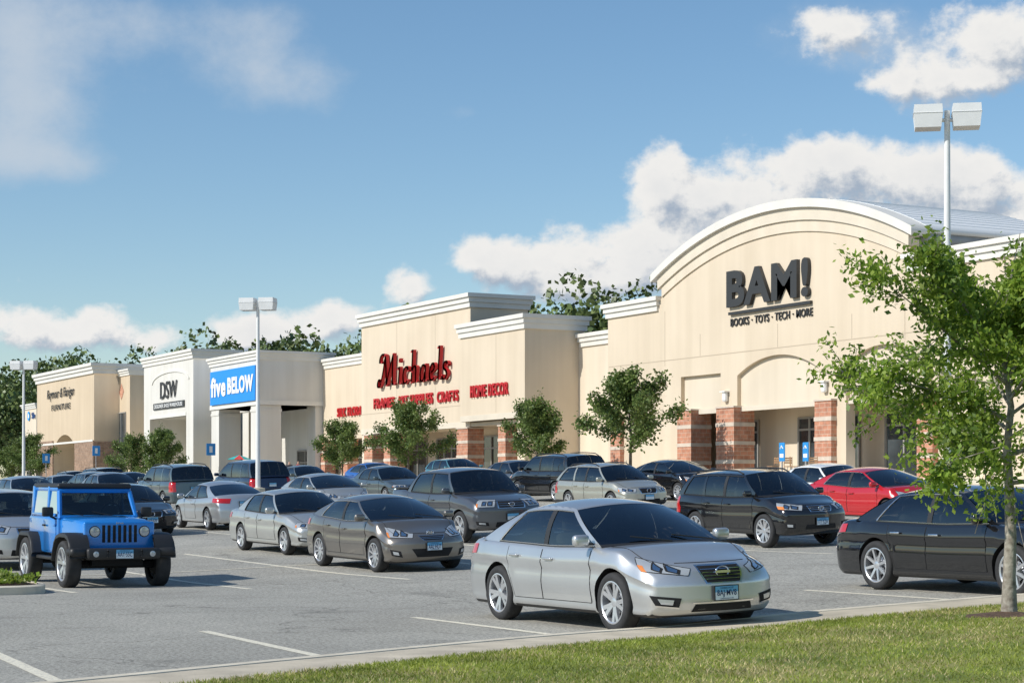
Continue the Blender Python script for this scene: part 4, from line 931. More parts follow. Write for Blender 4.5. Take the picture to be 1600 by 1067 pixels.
b=MB(); cornice(b,xl,xa0-.4,F-.01,F+1,zt+.12); bpart(B,'parapet_cap',b,[bei,trim])
b=MB(); cornice(b,xa1+.05,xr_,F-.01,F+1,zt+.12); bpart(B,'parapet_cap',b,[bei,trim])
def archz2(x,h2):
    rise=2.1; Rr=(hw*hw+rise*rise)/(2*rise); return 15.15-Rr+math.sqrt(Rr*Rr-(x-cxx)**2)
def band(r0,r1,y0,y1,mats,name,ext=0):
    N=36; xs_=np.linspace(cxx-hw-ext,cxx+hw+ext,N)
    h2=hw+ext; top=[(x,archz2(x,h2)+r1) for x in xs_]; bot=[(x,archz2(x,h2)+r0) for x in xs_]
    me=poly2d(name,[top+bot[::-1]],y0,y1,mats); bpart(B,name,None,None,me)
band(-1.15,-.62,F-.08,F+.3,[bei2],'arch_moulding',-.1); band(-.63,-.05,F-.18,F+.4,[trimb],'arch_moulding',.15); band(-.055,.34,F-.36,F+.6,[trim],'arch_moulding',.55)
band(.10,.36,F+.61,F+8.5,[roofm],'arched_roof',.55); band(-.5,.095,F+.61,F+8.45,[gry],'roof_fascia',.5)
b=MB()
for i in range(44):
    x=cxx-hw+2*hw*i/43; z=archz2(x,hw)+.36; b.box(x-.012,x+.012,F+.62,F+8.5,z-.02,z+.02,0)
bpart(B,'roof_seam',b,[roofm])
jointlines(B,[fx(1034)+.3,fx(1421)-.3],[fz(1200,545)],xl+.1,xr_,8.4,11.2,F)
jointlines(B,[fx(1094),fx(1215),fx(1331)],[],xl+.1,xr_,fz(1200,545)+.03,9.8,F)
zc=6.0
for a,c in ((1066,1085),(1127,1152),(1281,1304),(1441,1462)):
    stonecol(B,fx(a),fx(c)+.15,F-.3,F+.9,1.3,zc)
stonecol(B,fx(960),fx(975),F-.25,F+.3,1.3,zc)
glaze(B,o1[0],o1[1],F+2.28,2.5,5.5,2,4.9); glaze(B,fx(1188),fx(1240),F+2.28,2.5,5.5,3,4.9,'window'); glaze(B,fx(1255),fx(1281),F+2.28,2.5,5.5,1,4.9); glaze(B,o3[0],o3[1],F+2.28,2.5,5.5,4,4.9)
for px_,py_ in ((1136,620),(1291,605),(1452,592)):
    x=fx(px_); z=fz(px_,py_); b=MB(); b.rbox(x,F-.12,z,.32,.24,.5,.1,0); b.box(x-.22,x+.22,F-.3,F,z+.22,z+.28,0); bpart(B,'wall_lamp',b,[lamp_w])
sgn=mat('charcoal_letters',(.035,.035,.035),.5)
def sign(label,items,loc,group=None):
    r=obj('shop_sign',None,label=label,category='sign'); r.location=loc
    for nm,me in items:
        me.transform(Matrix.Translation(-Vector(loc))); obj(nm,me,parent=r)
def tx(body,pa,pb,z0,z1,mt,y=F-.1,ex=.18,shear=0,off=0,V=55.0,sp=1.0):
    me=textmesh(body,fx(pa,V),fx(pb,V),z0,z1,ex,mt,shear,off,sp); me.transform(Matrix.Translation((0,y,0))); return me
b=MB(); b.box(fx(1142),fx(1270),F-.16,F-.02,10.5,10.64,0)
sign('dark grey raised capital letters on the beige arched facade',[('lettering',tx('BAM!',1140,1268,10.85,12.65,sgn,off=.036,ex=.2,sp=1.08)),('underline',b.mesh('underline',[sgn],smooth=False)),('tagline',tx('BOOKS · TOYS · TECH · MORE',1143,1271,9.95,10.33,sgn,y=F-.04,off=.012,ex=.06,sp=1.1))],(cxx,F-.1,11))
wl=mat('white_letters',(.8,.8,.78),.5)
sign('dark raised cafe lettering on the beige wall between columns',[('lettering',tx('JOE MUGGS',1312,1352,6.85,7.35,sgn,y=F-.06,ex=.08,off=.02)),('lettering',tx('COFFEE',1318,1346,6.35,6.6,sgn,y=F-.06,ex=.08,sp=1.3))],(fx(1332),F-.1,6.9))
# --- crafts
Mx0,Mx1,Mx2=fx(565),fx(735),fx(820,54.6); M=building('beige craft store with stepped parapet and brick columns',((Mx0+Mx2)/2,57,2.5))
ztall=fz(735,458); zmid=fz(820,490,54.6); bz0=6.0
b=MB(); b.box(Mx0,Mx1,F,F+4,bz0,ztall,0); bpart(M,'wall',b,[bei])
b=MB(); b.box(Mx1-.55,Mx2,F-.4,F+3.6,bz0+.3,zmid,0); b.box(Mx2-.9,Mx2-.01,F-.39,F+3.59,1.3,bz0+.31,0); bpart(M,'wall',b,[bei])
zw=12.5; b=MB(); b.box(fx(405)+.0,Mx0-.02,60.3,62,bz0+.2,zw,0); bpart(M,'wall',b,[bei])
zr=fz(930,521,58.6); b=MB(); b.box(Mx2-.02,xl-.02,58.2,60,1.3,zr,0); bpart(M,'wall',b,[bei2])
b=MB(); b.box(fx(405)+.3,xl-.05,62.02,95,1.3,9.8,0); b.box(Mx0+.05,Mx2-.95,F+2.8,F+3.2,1.3,bz0+.4,0); b.box(Mx0+.03,Mx2-.95,F+.02,F+2.85,bz0+.02,bz0+.25,0)
b.box(Mx0+.01,Mx0+.4,F+.03,62,1.3,bz0,0); b.box(fx(405)+.3,Mx0,62.03,62.3,1.3,bz0+.3,0); bpart(M,'inner_wall',b,[bei2])
b=MB(); cornice(b,Mx0,Mx1,F,F+4,ztall,h=.85,o=.35); bpart(M,'cornice',b,[bei,trim])
b=MB(); cornice(b,Mx1-.55,Mx2,F-.4,F+3.6,zmid,h=.85); bpart(M,'cornice',b,[bei,trim])
b=MB(); cornice(b,fx(405)+.5,Mx0-.35,60.3,62,zw); bpart(M,'cornice',b,[bei,trim])
b=MB(); cornice(b,Mx2+.35,xl-.35,58.2,60,zr); bpart(M,'cornice',b,[bei,trim])
b=MB(); b.box(Mx0+.01,Mx1-.01,F-.05,F+.2,bz0+.0,bz0+.35,0); bpart(M,'lintel_band',b,[trimb])
b=MB(); b.box(Mx1-.5,Mx2-.01,F-.45,F-.2,bz0+.3,bz0+.65,0); bpart(M,'lintel_band',b,[trimb])
jointlines(M,[fx(620),fx(680)],[],Mx0,Mx1,bz0+.4,ztall-.9,F); jointlines(M,[fx(775,54.6)],[],Mx1,Mx2,bz0+.7,zmid-.9,F-.4)
jointlines(M,[],[fz(650,640)],Mx0,Mx1,0,0,F)
for a,c in ((573,584),(604,612),(718,733),(783,792)):
    stonecol(M,fx(a),fx(c)+.2,F-.2,F+.9,1.3,bz0-.1)
for x in (fx(505,60.3),fx(540,60.3)): stonecol(M,x-.4,x+.8,60.1,61,1.3,6.1)
glaze(M,fx(600,57.8),fx(668,57.8),F+2.78,2.5,5.6,5,4.9); glaze(M,fx(684,57.8),fx(719,57.8),F+2.78,2.5,5.6,3,4.9); glaze(M,fx(755,57.8),fx(784,57.8),F+2.78,2.5,5.6,2,4.8,'door')
glaze(M,fx(480,62),fx(560,62),62.0,2.4,5.6,5,4.9)
redl=mat('red_letters',(.50,.010,.016),.45)
sm_=scriptmesh('Michaels',fx(595),fx(707),9.0,11.25,F-.30,.22,redl)
sign('big red cursive raised letters on the beige craft store',[('lettering',sm_)],(fx(650),F-.1,10))
for tname,a,c,zz0,zz1,yy,VV in (('FRAMES',586,618,7.65,8.35,F-.08,55),('ART SUPPLIES',623,678,7.65,8.35,F-.08,55),('CRAFTS',685,718,7.65,8.35,F-.08,55),('HOME DECOR',737,796,7.7,8.45,F-.48,54.6),('SILK FLORAL',529,571,7.9,8.6,60.2,60.3)):
    sign('small red raised capital letters on the beige wall',[('lettering',tx(tname,a,c,zz0,zz1,redl,y=yy,ex=.10,off=.02,V=VV,sp=1.1))],(fx((a+c)/2,VV),yy,8.1))
# --- discount portico
def portico(label,x0,x1,dep,ztop,zbot,cols,mt,capm=trim,cw=1.1):
    R=building(label,((x0+x1)/2,57,2.5)); b=MB(); b.box(x0,x1,F,F+dep,zbot,ztop,0); bpart(R,'wall',b,[mt])
    b=MB(); cornice(b,x0,x1,F,F+dep,ztop,h=.7); b.box(x0-.06,x1+.06,F-.06,F+dep-.1,zbot-.0,zbot+.35,1); bpart(R,'cornice',b,[mt,capm])
    for c in cols:
        b=MB(); b.box(c,c+cw,F+.04,F+.04+cw,1.3,zbot,0); b.box(c-.08,c+cw+.08,F-.04,F+cw+.12,1.3,3.2,0); b.box(c-.05,c+cw+.05,F-.01,F+cw+.09,zbot-.5,zbot-.3,0); bpart(R,'column',b,[mt])
    return R
FB0,FB1=fx(329),fx(405); zf=fz(405,547); zfb=fz(405,632)
Fv=portico('white discount store portico with square columns',FB0,FB1,6.0,zf,zfb,[FB0+.1,FB1-1.9],wht,cw=1.8)
b=MB(); b.box(FB1-1.8,FB1-.1,F+4.7,F+5.95,1.3,zfb,0); bpart(Fv,'column',b,[wht])
b=MB(); b.box(fx(300)-.5,FB1+.29,62.01,95,1.3,10.2,0); b.box(FB0-4,FB1+.28,61.5,62.0,1.3,zfb+.3,0); bpart(Fv,'inner_wall',b,[wht])
b=MB(); b.box(fx(300)+.02,FB0-.02,58.5,60,zfb,12.2,0); cornice(b,fx(300)+.02,FB0-.35,58.5,60,12.3,h=.6); bpart(Fv,'wall',b,[wht,trim])
b=MB(); b.box(FB0-2.2,FB0-.8,58.6,59.9,1.3,zfb,0); bpart(Fv,'column',b,[wht])
glaze(Fv,FB0+3.0,FB1-3.0,61.45,2.4,5.6,3,4.6)
glaze(Fv,FB1+.4,FB1+5.5,61.98,2.4,6.6,4,4.8)
b=MB(); b.box(FB1+5.6,FB1+8.6,61.85,61.99,1.3,4.6,0); bpart(Fv,'brick_base',b,[brk])
bs=mat('sign_blue',(.01,.26,.76),.45)
b=MB(); b.box(fx(332),fx(402),F-.2,F-.01,9.25,11.95,0)
sign('bright blue sign board with chunky white letters',[('board',b.mesh('board',[bs],smooth=False)),('lettering',tx('five',334,357,9.85,11.45,wl,y=F-.24,ex=.04,off=.04,sp=1.12)),('lettering',tx('BELOW',360,400,9.95,11.3,wl,y=F-.24,ex=.04,off=.045,sp=1.12))],(fx(367),F-.1,10.6))
# --- shoes
D0,D1=fx(225),fx(302); zd=fz(300,545); Dd=building('off-white shoe store with arched gable and columns',((D0+D1)/2,57,2.5))
dc=(fx(243)+fx(290))/2; dh=(fx(290)-fx(243))/2
zsp=fz(265,597); zpk=fz(265,578); zdb=fz(265,652)
me=poly2d('wall',[[(D0,1.3),(D0+1.7,1.3),(D0+1.7,zdb),(D1-1.8,zdb),(D1-1.8,1.3),(D1,1.3),(D1,zd),(D0,zd)]],F,F+4,[wht]); bpart(Dd,'wall',None,None,me)
b=MB(); cornice(b,D0,D1,F,F+4,zd,h=.8); bpart(Dd,'cornice',b,[wht,trim])
b=MB(); b.box(D0+1.7,D1-1.8,F-.05,F+.3,zdb,zdb+.3,0); bpart(Dd,'lintel_band',b,[trim])
N=24; hh=dh+1.0; rise=zpk-zsp
A_=[(dc+hh*math.cos(math.pi*k/N),zsp+rise*math.sin(math.pi*k/N)) for k in range(N+1)]; I_=[(dc+(hh-.25)*math.cos(math.pi*k/N),zsp+(rise-.22)*math.sin(math.pi*k/N)) for k in range(N+1)]
me=poly2d('arch_moulding',[A_+I_[::-1]],F-.08,F-.002,[trim]); bpart(Dd,'arch_moulding',None,None,me)
b=MB(); b.box(fx(165)-8,D1+.0,62.01,95,1.3,10.2,0); b.box(D0,D1,F+3.8,F+4.2,1.3,zdb+.2,0); b.box(D0-14,D0-.01,60.5,62,1.3,11.4,0); bpart(Dd,'inner_wall',b,[wht,trim])
b=MB(); cornice(b,D0-14,D0-.4,60.5,62,11.6,mi=0); bpart(Dd,'cornice',b,[trim])
glaze(Dd,fx(243),fx(290),F+3.7,2.4,6.2,4,5.2)
b=MB(); b.box(fx(241),fx(289),F-.1,F-.003,fz(265,638),fz(265,628),0)
sign('dark raised letters above a black strip sign',[('lettering',tx('DSW',252,278,fz(265,622),fz(265,595),sgn,off=.0,ex=.06)),('board',b.mesh('board',[sgn],smooth=False)),('lettering',tx('DESIGNER SHOE WAREHOUSE',243,287,fz(265,636),fz(265,630),wl,y=F-.12,ex=.03))],(dc,F-.1,9))
# --- glass middle shop
GV=57.5; G0,G1=fx(166,GV),fx(203,GV); Gg=building('tan shop with brown piers and tall gridded windows',((G0+G1)/2,60,2.5))
b=MB(); b.box(G0,G1,GV,60.4,1.3,fz(195,582,GV),0); bpart(Gg,'wall',b,[tan])
b=MB(); cornice(b,G0,G1,GV,60.4,fz(195,579,GV)+.1,mi=0,h=.6); bpart(Gg,'cornice',b,[trim])
glaze(Gg,fx(171,GV),fx(197,GV),GV-.02,2.4,fz(185,645,GV),4,6.0)
b=MB(); xd=fx(190,GV); zz=fz(190,612,GV); b.add([(xd,GV-.03,zz-.8),(xd+.8,GV-.03,zz),(xd,GV-.03,zz+.8),(xd-.8,GV-.03,zz)],[(0,1,2,3)]); bpart(Gg,'diamond_tile',b,[brk])
glaze(Gg,fx(208,60.3),fx(222,60.3),60.3,2.4,7.8,2,6)
sb=mat('sign_light_blue',(.03,.35,.80),.4); sdb=mat('sign_dark_blue',(.02,.08,.25),.5)
def rnd_sign(px_,py_,V_,pb,text,label,rr=.55):
    x=fx(px_,V_); z=fz(px_,py_,V_); b=MB()
    b.add([(x+rr*math.cos(k*.314),V_-.12,z+rr*math.sin(k*.314)) for k in range(20)],[tuple(range(20))]); b.add([(x+rr*.5*math.cos(k*.314),V_-.125,z+rr*.5*math.sin(k*.314)) for k in range(20)],[tuple(range(20))],1)
    sign(label,[('roundel',b.mesh('roundel',[sb,wl],smooth=False,merge=False,recalc=False)),('lettering',tx(text,px_+5,pb,z-.35,z+.35,sdb,y=V_-.1,ex=.1,V=V_))],(x,V_-.1,z))
rnd_sign(213,620,60.2,224,'Sle','blue round emblem and dark letters on a shop wall',.7)
# --- furniture
R0,R1=fx(58),fx(147); zr_=fz(147,567); Rr_=building('tan furniture store with white cornice and brick arch',((R0+R1)/2,57,2.5))
am=fx(101); me=poly2d('wall',[[(R0,1.3),(R1,1.3),(R1,zr_),(R0,zr_)],op(fx(84),fx(118),1.4,fz(101,700),fz(101,679))],F,F+3.5,[tan]); bpart(Rr_,'wall',None,None,me)
b=MB(); cornice(b,R0,R1,F,F+4.5,zr_,h=1.0,o=.45); bpart(Rr_,'cornice',b,[tan,trim])
b=MB(); b.box(R0-.1,fx(84)-.02,F-.12,F-.004,1.3,fz(70,690),0); bpart(Rr_,'brick_base',b,[brs])
b=MB(); b.box(fx(118)+.02,R1+.1,F-.12,F+3.4,1.3,fz(140,690),0); bpart(Rr_,'brick_base',b,[brs])
b=MB(); b.box(R0,R1,F-.16,F-.13,fz(140,690),fz(140,687),0); bpart(Rr_,'trim_band',b,[trim])
b=MB(); b.box(fx(84),fx(118),F+3.6,F+3.8,1.3,8,1); b.box(R0+.3,R1+8,62,95,1.3,11,2); bpart(Rr_,'inner_wall',b,[trim,store,tan])
b=MB(); b.box(R1+.02,G0-.02,60.2,61.5,1.3,fz(165,585,60.2),0); bpart(Rr_,'side_wall',b,[tan])
sign('dark flowing letters on the tan furniture store',[('lettering',tx('Raymour & Flanigan',75,117,fz(97,625),fz(97,606),sgn,shear=.25,ex=.04,sp=1.08)),('lettering',tx('FURNITURE',82,111,fz(97,640),fz(97,631),sgn,ex=.04,sp=1.1))],(fx(97),F-.1,11))
L0,L1=fx(36,60),fx(57,60); Lb=building('low beige shop at the far end of the row',((L0+L1)/2,60,2.5)); b=MB(); b.box(L0,L1,60,90,1.3,fz(50,632,60),0); bpart(Lb,'wall',b,[bei2])
b=MB(); cornice(b,L0,L1,60,90,fz(50,632,60)+.1,mi=0,h=.6); bpart(Lb,'cornice',b,[trim]); glaze(Lb,L0+2,L1-2,59.98,2.4,6,4,5)
rnd_sign(46,650,60,56,'Sle','blue round emblem and dark letters on a low shop')
g=MB(); g.grid([[(x,y,zg(x,55)+.12) for y in (51.8,53,55,57,63)] for x in np.arange(-230,-40,4.0)],0); g.grid([[(x,51.8,zg(x,55)+.12),(x,51.79,zg(x,51.8)-.05)] for x in np.arange(-230,-40,4.0)],0)
obj('store_pavement',g.mesh('store_pavement',[conc],merge=False),kind='structure')
# ---------------------------------------------------------------- lamps
polem=mat('pole_white',(.74,.74,.72),.5,ns=3,na=.05); lens=mat('lamp_lens',(.5,.5,.48),.3)
def lamp(x,y,zt_,label,rot=0):
    z=zg(x,y); r=obj('street_lamp',None,label=label,category='street lamp',group='lot lamps'); r.location=(x,y,z); r.rotation_euler=(0,0,rot)
    H=zt_-z
    b=MB(); b.tube([(0,0,0),(0,0,.7)],[.28,.28],20); b.tube([(0,0,.7),(0,0,.73)],[.28,.1],20); obj('base',b.mesh('base',[conc]),parent=r)
    b=MB(); b.tube([(0,0,.7),(0,0,H*.5),(0,0,H-.1)],[.10,.08,.06],14); b.tube([(-.3,0,H-.3),(.3,0,H-.3)],.04,8); obj('pole',b.mesh('pole',[polem],angle=50),parent=r)
    for sg in(-1,1):
        b=MB(); v=[]
        for zz,e in ((H-.48,.27),(H-.18,.30),(H+.0,.29)): v+=[(sg*.40-e,-e,zz),(sg*.40+e,-e,zz),(sg*.40+e,e,zz),(sg*.40-e,e,zz)]
        f=[]
        for i in range(2):
            for j in range(4): f.append((i*4+j,i*4+(j+1)%4,i*4+4+(j+1)%4,i*4+4+j))
        f+=[(8,9,10,11)]; b.add(v,f,0); b.add(v[:4],[(3,2,1,0)],1)
        for i in range(4):
            p,q=v[4+i],v[4+(i+1)%4]; b.tube([p,q],.012,4,0)
        obj('lamp_head',b.mesh('lamp_head',[polem,lens],smooth=False,merge=False),parent=r)
for px_,d,py_ in ((1480,42,166),(403,78,466),(37,110,564)):
    x,y=site(px_,d); lamp(x,y,EYE+(782-py_)/FP*d,'white twin-head parking lot lamp on a tall pole',math.radians(61.8-10))
# ---------------------------------------------------------------- small signs
psb=mat('post_sign_blue',(.02,.25,.6),.5); metal=mat('galvanised',(.4,.4,.4),.5,.6)
for px_,d,py_ in ((150,150,700),(329,125,697),(72,160,712)):
    x,y=site(px_,d); z=zg(x,y); zt_=EYE+(782-py_)/FP*d
    r=obj('post_sign',None,label='blue accessible parking sign on a thin post',category='sign',group='accessible parking signs'); r.location=(x,y,z); H=max(1.9,zt_-z)
    b=MB(); b.tube([(0,0,0),(0,0,H)],.03,6); obj('post',b.mesh('post',[metal]),parent=r)
    b=MB(); b.rbox(.06,0,H-.2,.03,.6,.75,.01,0); b.box(.08,.085,-.1,.1,H-.4,H,1); obj('panel',b.mesh('panel',[psb,wl],smooth=False),parent=r)
for px_ in (1222,1259):
    x=fx(px_,53); z=zg(x,55)+.12; r=obj('banner_sign',None,label='upright blue and white banner beside the cafe tables',category='sign'); r.location=(x,53,z)
    b=MB(); b.rbox(0,0,1.1,.42,.05,.85,.02,0); b.box(-.14,.14,-.03,-.027,.85,1.02,1); b.tube([(-.10,-.03,1.25),(0,-.03,1.38),(.10,-.03,1.25)],.03,6,1); obj('panel',b.mesh('panel',[psb,wl],smooth=False),parent=r)
    b=MB(); b.tube([(0,0,0),(0,0,.7)],.04,8); b.rbox(0,0,.03,.5,.5,.06,.02,0); obj('stand',b.mesh('stand',[metal]),parent=r)
wood_=mat('chair_wood',(.35,.2,.1),.6)
for i,px_ in enumerate((1208,1234,1242,1272)):
    x=fx(px_,54); z=zg(x,55)+.12; r=obj('cafe_chair',None,label='brown slatted cafe chair on the store pavement',category='chair',group='cafe chairs'); r.location=(x,54,z); r.rotation_euler=(0,0,i*1.3)
    b=MB(); b.rbox(0,0,.45,.42,.42,.035,.01); obj('seat',b.mesh('seat',[wood_]),parent=r)
    b=MB(); [b.box(-.2,.2,.19,.215,zz,zz+.06) for zz in (.6,.7,.8)]; b.tube([(-.19,.2,.45),(-.19,.22,.9)],.015,6); b.tube([(.19,.2,.45),(.19,.22,.9)],.015,6); obj('backrest',b.mesh('backrest',[wood_]),parent=r)
    for a in(-.18,.18):
        for c_ in(-.18,.18): b=MB(); b.tube([(a,c_,0),(a,c_,.44)],.015,6); obj('leg',b.mesh('leg',[metal]),parent=r)
# people
skin=mat('skin',(.45,.28,.2),.6); hairm=mat('hair',(.03,.02,.015),.6)
def person(px_,V_,cloth,label,rot):
    x=fx(px_,V_); z=zg(x,min(V_,55))+(.12 if V_>51.8 else 0)
    pts=[(0,0,.95),(0,0,1.15),(0,0,1.38),(0,0,1.47),(0,.01,1.56),(0,.01,1.66),(-.17,0,1.40),(-.23,-.02,1.12),(-.22,-.12,.88),(.17,0,1.40),(.23,.02,1.12),(.22,-.06,.88),(-.09,0,.88),(-.10,-.08,.48),(-.10,-.02,.08),(-.10,-.14,.03),(.09,0,.88),(.10,.06,.48),(.11,.12,.08),(.11,.0,.03)]
    rad=[.13,.12,.13,.055,.085,.08,.055,.042,.032,.055,.042,.032,.085,.06,.042,.035,.085,.06,.042,.035]
    ed=[(0,1),(1,2),(2,3),(3,4),(4,5),(2,6),(6,7),(7,8),(2,9),(9,10),(10,11),(0,12),(12,13),(13,14),(14,15),(0,16),(16,17),(17,18),(18,19)]
    me=bpy.data.meshes.new('person'); me.from_pydata(pts,ed,[]); o=bpy.data.objects.new('p',me); col.objects.link(o)
    m=o.modifiers.new('s','SKIN'); sv=me.skin_vertices[0].data
    for i,r in enumerate(rad): sv[i].radius=(r,r)
    sv[0].use_root=True; o.modifiers.new('u','SUBSURF').levels=1
    bpy.context.view_layer.update(); b2=bpy.data.meshes.new_from_object(o.evaluated_get(bpy.context.evaluated_depsgraph_get())); bpy.data.objects.remove(o)
    b2.materials.clear(); b2.materials.append(skin); b2.materials.append(cloth); b2.materials.append(hairm)
    for f in b2.polygons:
        c=f.center; f.use_smooth=True; f.material_index=1 if (c.z<1.44 and c.z>.1 and not(abs(c.x)>.19 and c.z<1.1)) else (2 if (c.z>1.64 or (c.z>1.5 and c.y>.04)) else 0)
    p=obj('person',b2,label=label,category='person',loc=(x,V_,z)); p.rotation_euler=(0,0,rot)
person(452,53,mat('dark_clothes',(.03,.03,.04),.8),'person in dark clothes walking by the white portico',1.2)
person(466,52.5,mat('red_clothes',(.45,.03,.04),.8),'person in a red top walking by the white portico',-.8)
x=fx(374,53.5); z=zg(x,55)+.12; r=obj('parasol',None,label='small teal and red parasol before the white portico',category='umbrella'); r.location=(x,53.5,z)
b=MB(); b.tube([(0,0,0),(0,0,2.2)],.03,6); obj('pole',b.mesh('pole',[metal]),parent=r)
b=MB(); b.add([(0,0,2.3)]+[(1.0*math.cos(k*.785),1.0*math.sin(k*.785),1.95) for k in range(8)],[],0)
for k in range(8): b.f.append((0,1+k,1+(k+1)%8)); b.m.append(k%2)
obj('canopy',b.mesh('canopy',[mat('teal_cloth',(.02,.4,.38),.8),mat('red_cloth',(.6,.05,.05),.8)],smooth=False),parent=r)
ix,iy=gh(45,925)
def island(cx,cy,lx,ly):
    n=28; out=[(cx+lx*math.copysign(abs(math.cos(t))**.5,math.cos(t)),cy+ly*math.copysign(abs(math.sin(t))**.5,math.sin(t))) for t in np.linspace(0,2*math.pi,n,endpoint=False)]
    g=MB(); rows=[]
    for s,h in ((1,-.05),(1,.12),(.985,.14),(.93,.14),(.93,.12)): rows.append([(cx+(a-cx)*s,cy+(b_-cy)*s,zg(a,b_)+h) for a,b_ in out+out[:1]])
    g.grid(rows,0); obj('island_kerb',g.mesh('island_kerb',[conc],merge=False),kind='structure')
    g=MB(); g.add([(cx,cy,zg(cx,cy)+.16)]+[(cx+(a-cx)*.93,cy+(b_-cy)*.93,zg(a,b_)+.12) for a,b_ in out],[(0,1+k,1+(k+1)%n) for k in range(n)]); obj('island_ground',g.mesh('island_ground',[mul],merge=False),kind='structure')
    N=7000; c=np.stack([cx+nrng.uniform(-.82,.82,N)*lx,cy+nrng.uniform(-.78,.78,N)*ly,np.zeros(N)],1); c[:,2]=.16+zg(cx,cy)+nrng.uniform(0,.18,N)*(.5+.5*np.sin(c[:,0]*3)*np.cos(c[:,1]*4))
    ax=nrng.normal(0,1,(N,3)); ax[:,2]=abs(ax[:,2]); ax/=np.linalg.norm(ax,axis=1)[:,None]; sdv=np.cross(ax,nrng.normal(0,1,(N,3))); s=.09
    V=np.stack([c,c+ax*s*.5+sdv*s*.2,c+ax*s,c+ax*s*.5-sdv*s*.2],1); obj('ground_cover',fastmesh('ground_cover',V,[ga,lf1,lf3],nrng.integers(0,3,N)),kind='stuff',label='low green ground cover on the kerbed island',category='plants')
island(ix-1.8,iy-.9,2.6,1.25)
# ---------------------------------------------------------------- light & sky
el=math.radians(36); sv=Vector((-.04,-.99)).normalized()
sun=bpy.data.lights.new('Sun','SUN'); sun.energy=4.25; sun.angle=math.radians(.5); sun.color=(1,.965,.90)
so=bpy.data.objects.new('Sun',sun); col.objects.link(so); d=Vector((sv.x*math.cos(el),sv.y*math.cos(el),math.sin(el))); so.rotation_euler=d.to_track_quat('Z','Y').to_euler()
w=bpy.data.worlds.new('World'); scene.world=w; w.use_nodes=True; t=w.node_tree; n=t.nodes; l=t.links; n.clear()
outw=n.new('ShaderNodeOutputWorld'); sky=n.new('ShaderNodeTexSky'); sky.sky_type='NISHITA'; sky.sun_disc=False; sky.sun_elevation=el; sky.sun_rotation=math.atan2(sv.x,sv.y); sky.air_density=1.0; sky.dust_density=.3; sky.ozone_density=2.5
hs=n.new('ShaderNodeHueSaturation'); hs.inputs['Saturation'].default_value=1.12; hs.inputs['Hue'].default_value=.497; l.new(sky.outputs[0],hs.inputs['Color'])
bg=n.new('ShaderNodeBackground'); bg.inputs[1].default_value=.125; l.new(hs.outputs[0],bg.inputs[0])
def mk(op,a,b=None,c=None,T=None):
    q=(T or t).nodes.new('ShaderNodeMath'); q.operation=op
    for i,v in enumerate((a,b,c)):
        if v is None: continue
        if isinstance(v,(int,float)): q.inputs[i].default_value=v
        else: (T or t).links.new(v,q.inputs[i])
    return q.outputs[0]
tc=n.new('ShaderNodeTexCoord'); 
def dot(vec):
    q=n.new('ShaderNodeVectorMath'); q.operation='DOT_PRODUCT'; l.new(tc.outputs['Generated'],q.inputs[0]); q.inputs[1].default_value=vec; return q.outputs['Value']
r_=dot((S,C,0)); f_=dot((-C,S,0)); zz_=dot((0,0,1))
az=mk('ARCTAN2',r_,f_); ele=mk('ARCSINE',zz_)
cb=n.new('ShaderNodeCombineXYZ'); l.new(az,cb.inputs[0]); l.new(ele,cb.inputs[1])
def group(name,blobs,scale,amp,rough,extra):
    G=bpy.data.node_groups.new(name,'ShaderNodeTree'); G.interface.new_socket('Vector',in_out='INPUT',socket_type='NodeSocketVector'); G.interface.new_socket('F',in_out='OUTPUT',socket_type='NodeSocketFloat')
    gi=G.nodes.new('NodeGroupInput'); go=G.nodes.new('NodeGroupOutput'); sx=G.nodes.new('ShaderNodeSeparateXYZ'); G.links.new(gi.outputs[0],sx.inputs[0])
    tot=None
    for (px_,py_,sx_,sy_,a) in blobs:
        ca=math.atan((px_-800)/FP); ce=math.atan((782-py_)/FP*math.cos(ca)); 
        dx=mk('MULTIPLY',mk('SUBTRACT',sx.outputs[0],ca,T=G),FP/sx_,T=G); dy=mk('MULTIPLY',mk('SUBTRACT',sx.outputs[1],ce,T=G),FP/sy_,T=G)
        rr=mk('ADD',mk('MULTIPLY',dx,dx,T=G),mk('MULTIPLY',dy,dy,T=G),T=G); ex=mk('MULTIPLY',mk('EXPONENT',mk('MULTIPLY',rr,-1.0,T=G),T=G),a,T=G)
        tot=ex if tot is None else mk('SUBTRACT',mk('ADD',tot,ex,T=G),mk('MULTIPLY',tot,ex,T=G),T=G)
    far=mk('MULTIPLY',mk('GREATER_THAN',mk('ABSOLUTE',sx.outputs[0],T=G),.36,T=G),extra,T=G); tot=mk('ADD',tot,far,T=G)
    mp=G.nodes.new('ShaderNodeMapping'); mp.inputs['Scale'].default_value=(1,1.2,1); G.links.new(gi.outputs[0],mp.inputs[0])
    nz=G.nodes.new('ShaderNodeTexNoise'); nz.inputs['Scale'].default_value=scale; nz.inputs['Detail'].default_value=8; nz.inputs['Roughness'].default_value=rough; G.links.new(mp.outputs[0],nz.inputs['Vector'])
    v=mk('ADD',tot,mk('MULTIPLY',mk('SUBTRACT',nz.outputs['Fac'],.5,T=G),amp,T=G),T=G); G.links.new(v,go.inputs[0]); return G
hard=[(60,515,100,40,.95),(150,508,50,34,.85),(240,530,50,26,.9),(390,520,95,36,.95),(520,500,70,40,.95),(640,445,44,38,.9),(770,405,75,48,1.0),(870,430,90,55,1),(1000,410,110,60,1),(1030,285,52,54,1),(1100,335,85,75,1.0),(1190,300,80,65,.9),(1270,255,72,46,1),(1390,265,90,48,1),(1530,290,110,60,1),(1250,390,200,80,.9),(1500,380,150,90,.9),
      (1300,50,88,42,.85),(1450,120,108,46,.95),(1560,70,85,68,1)]
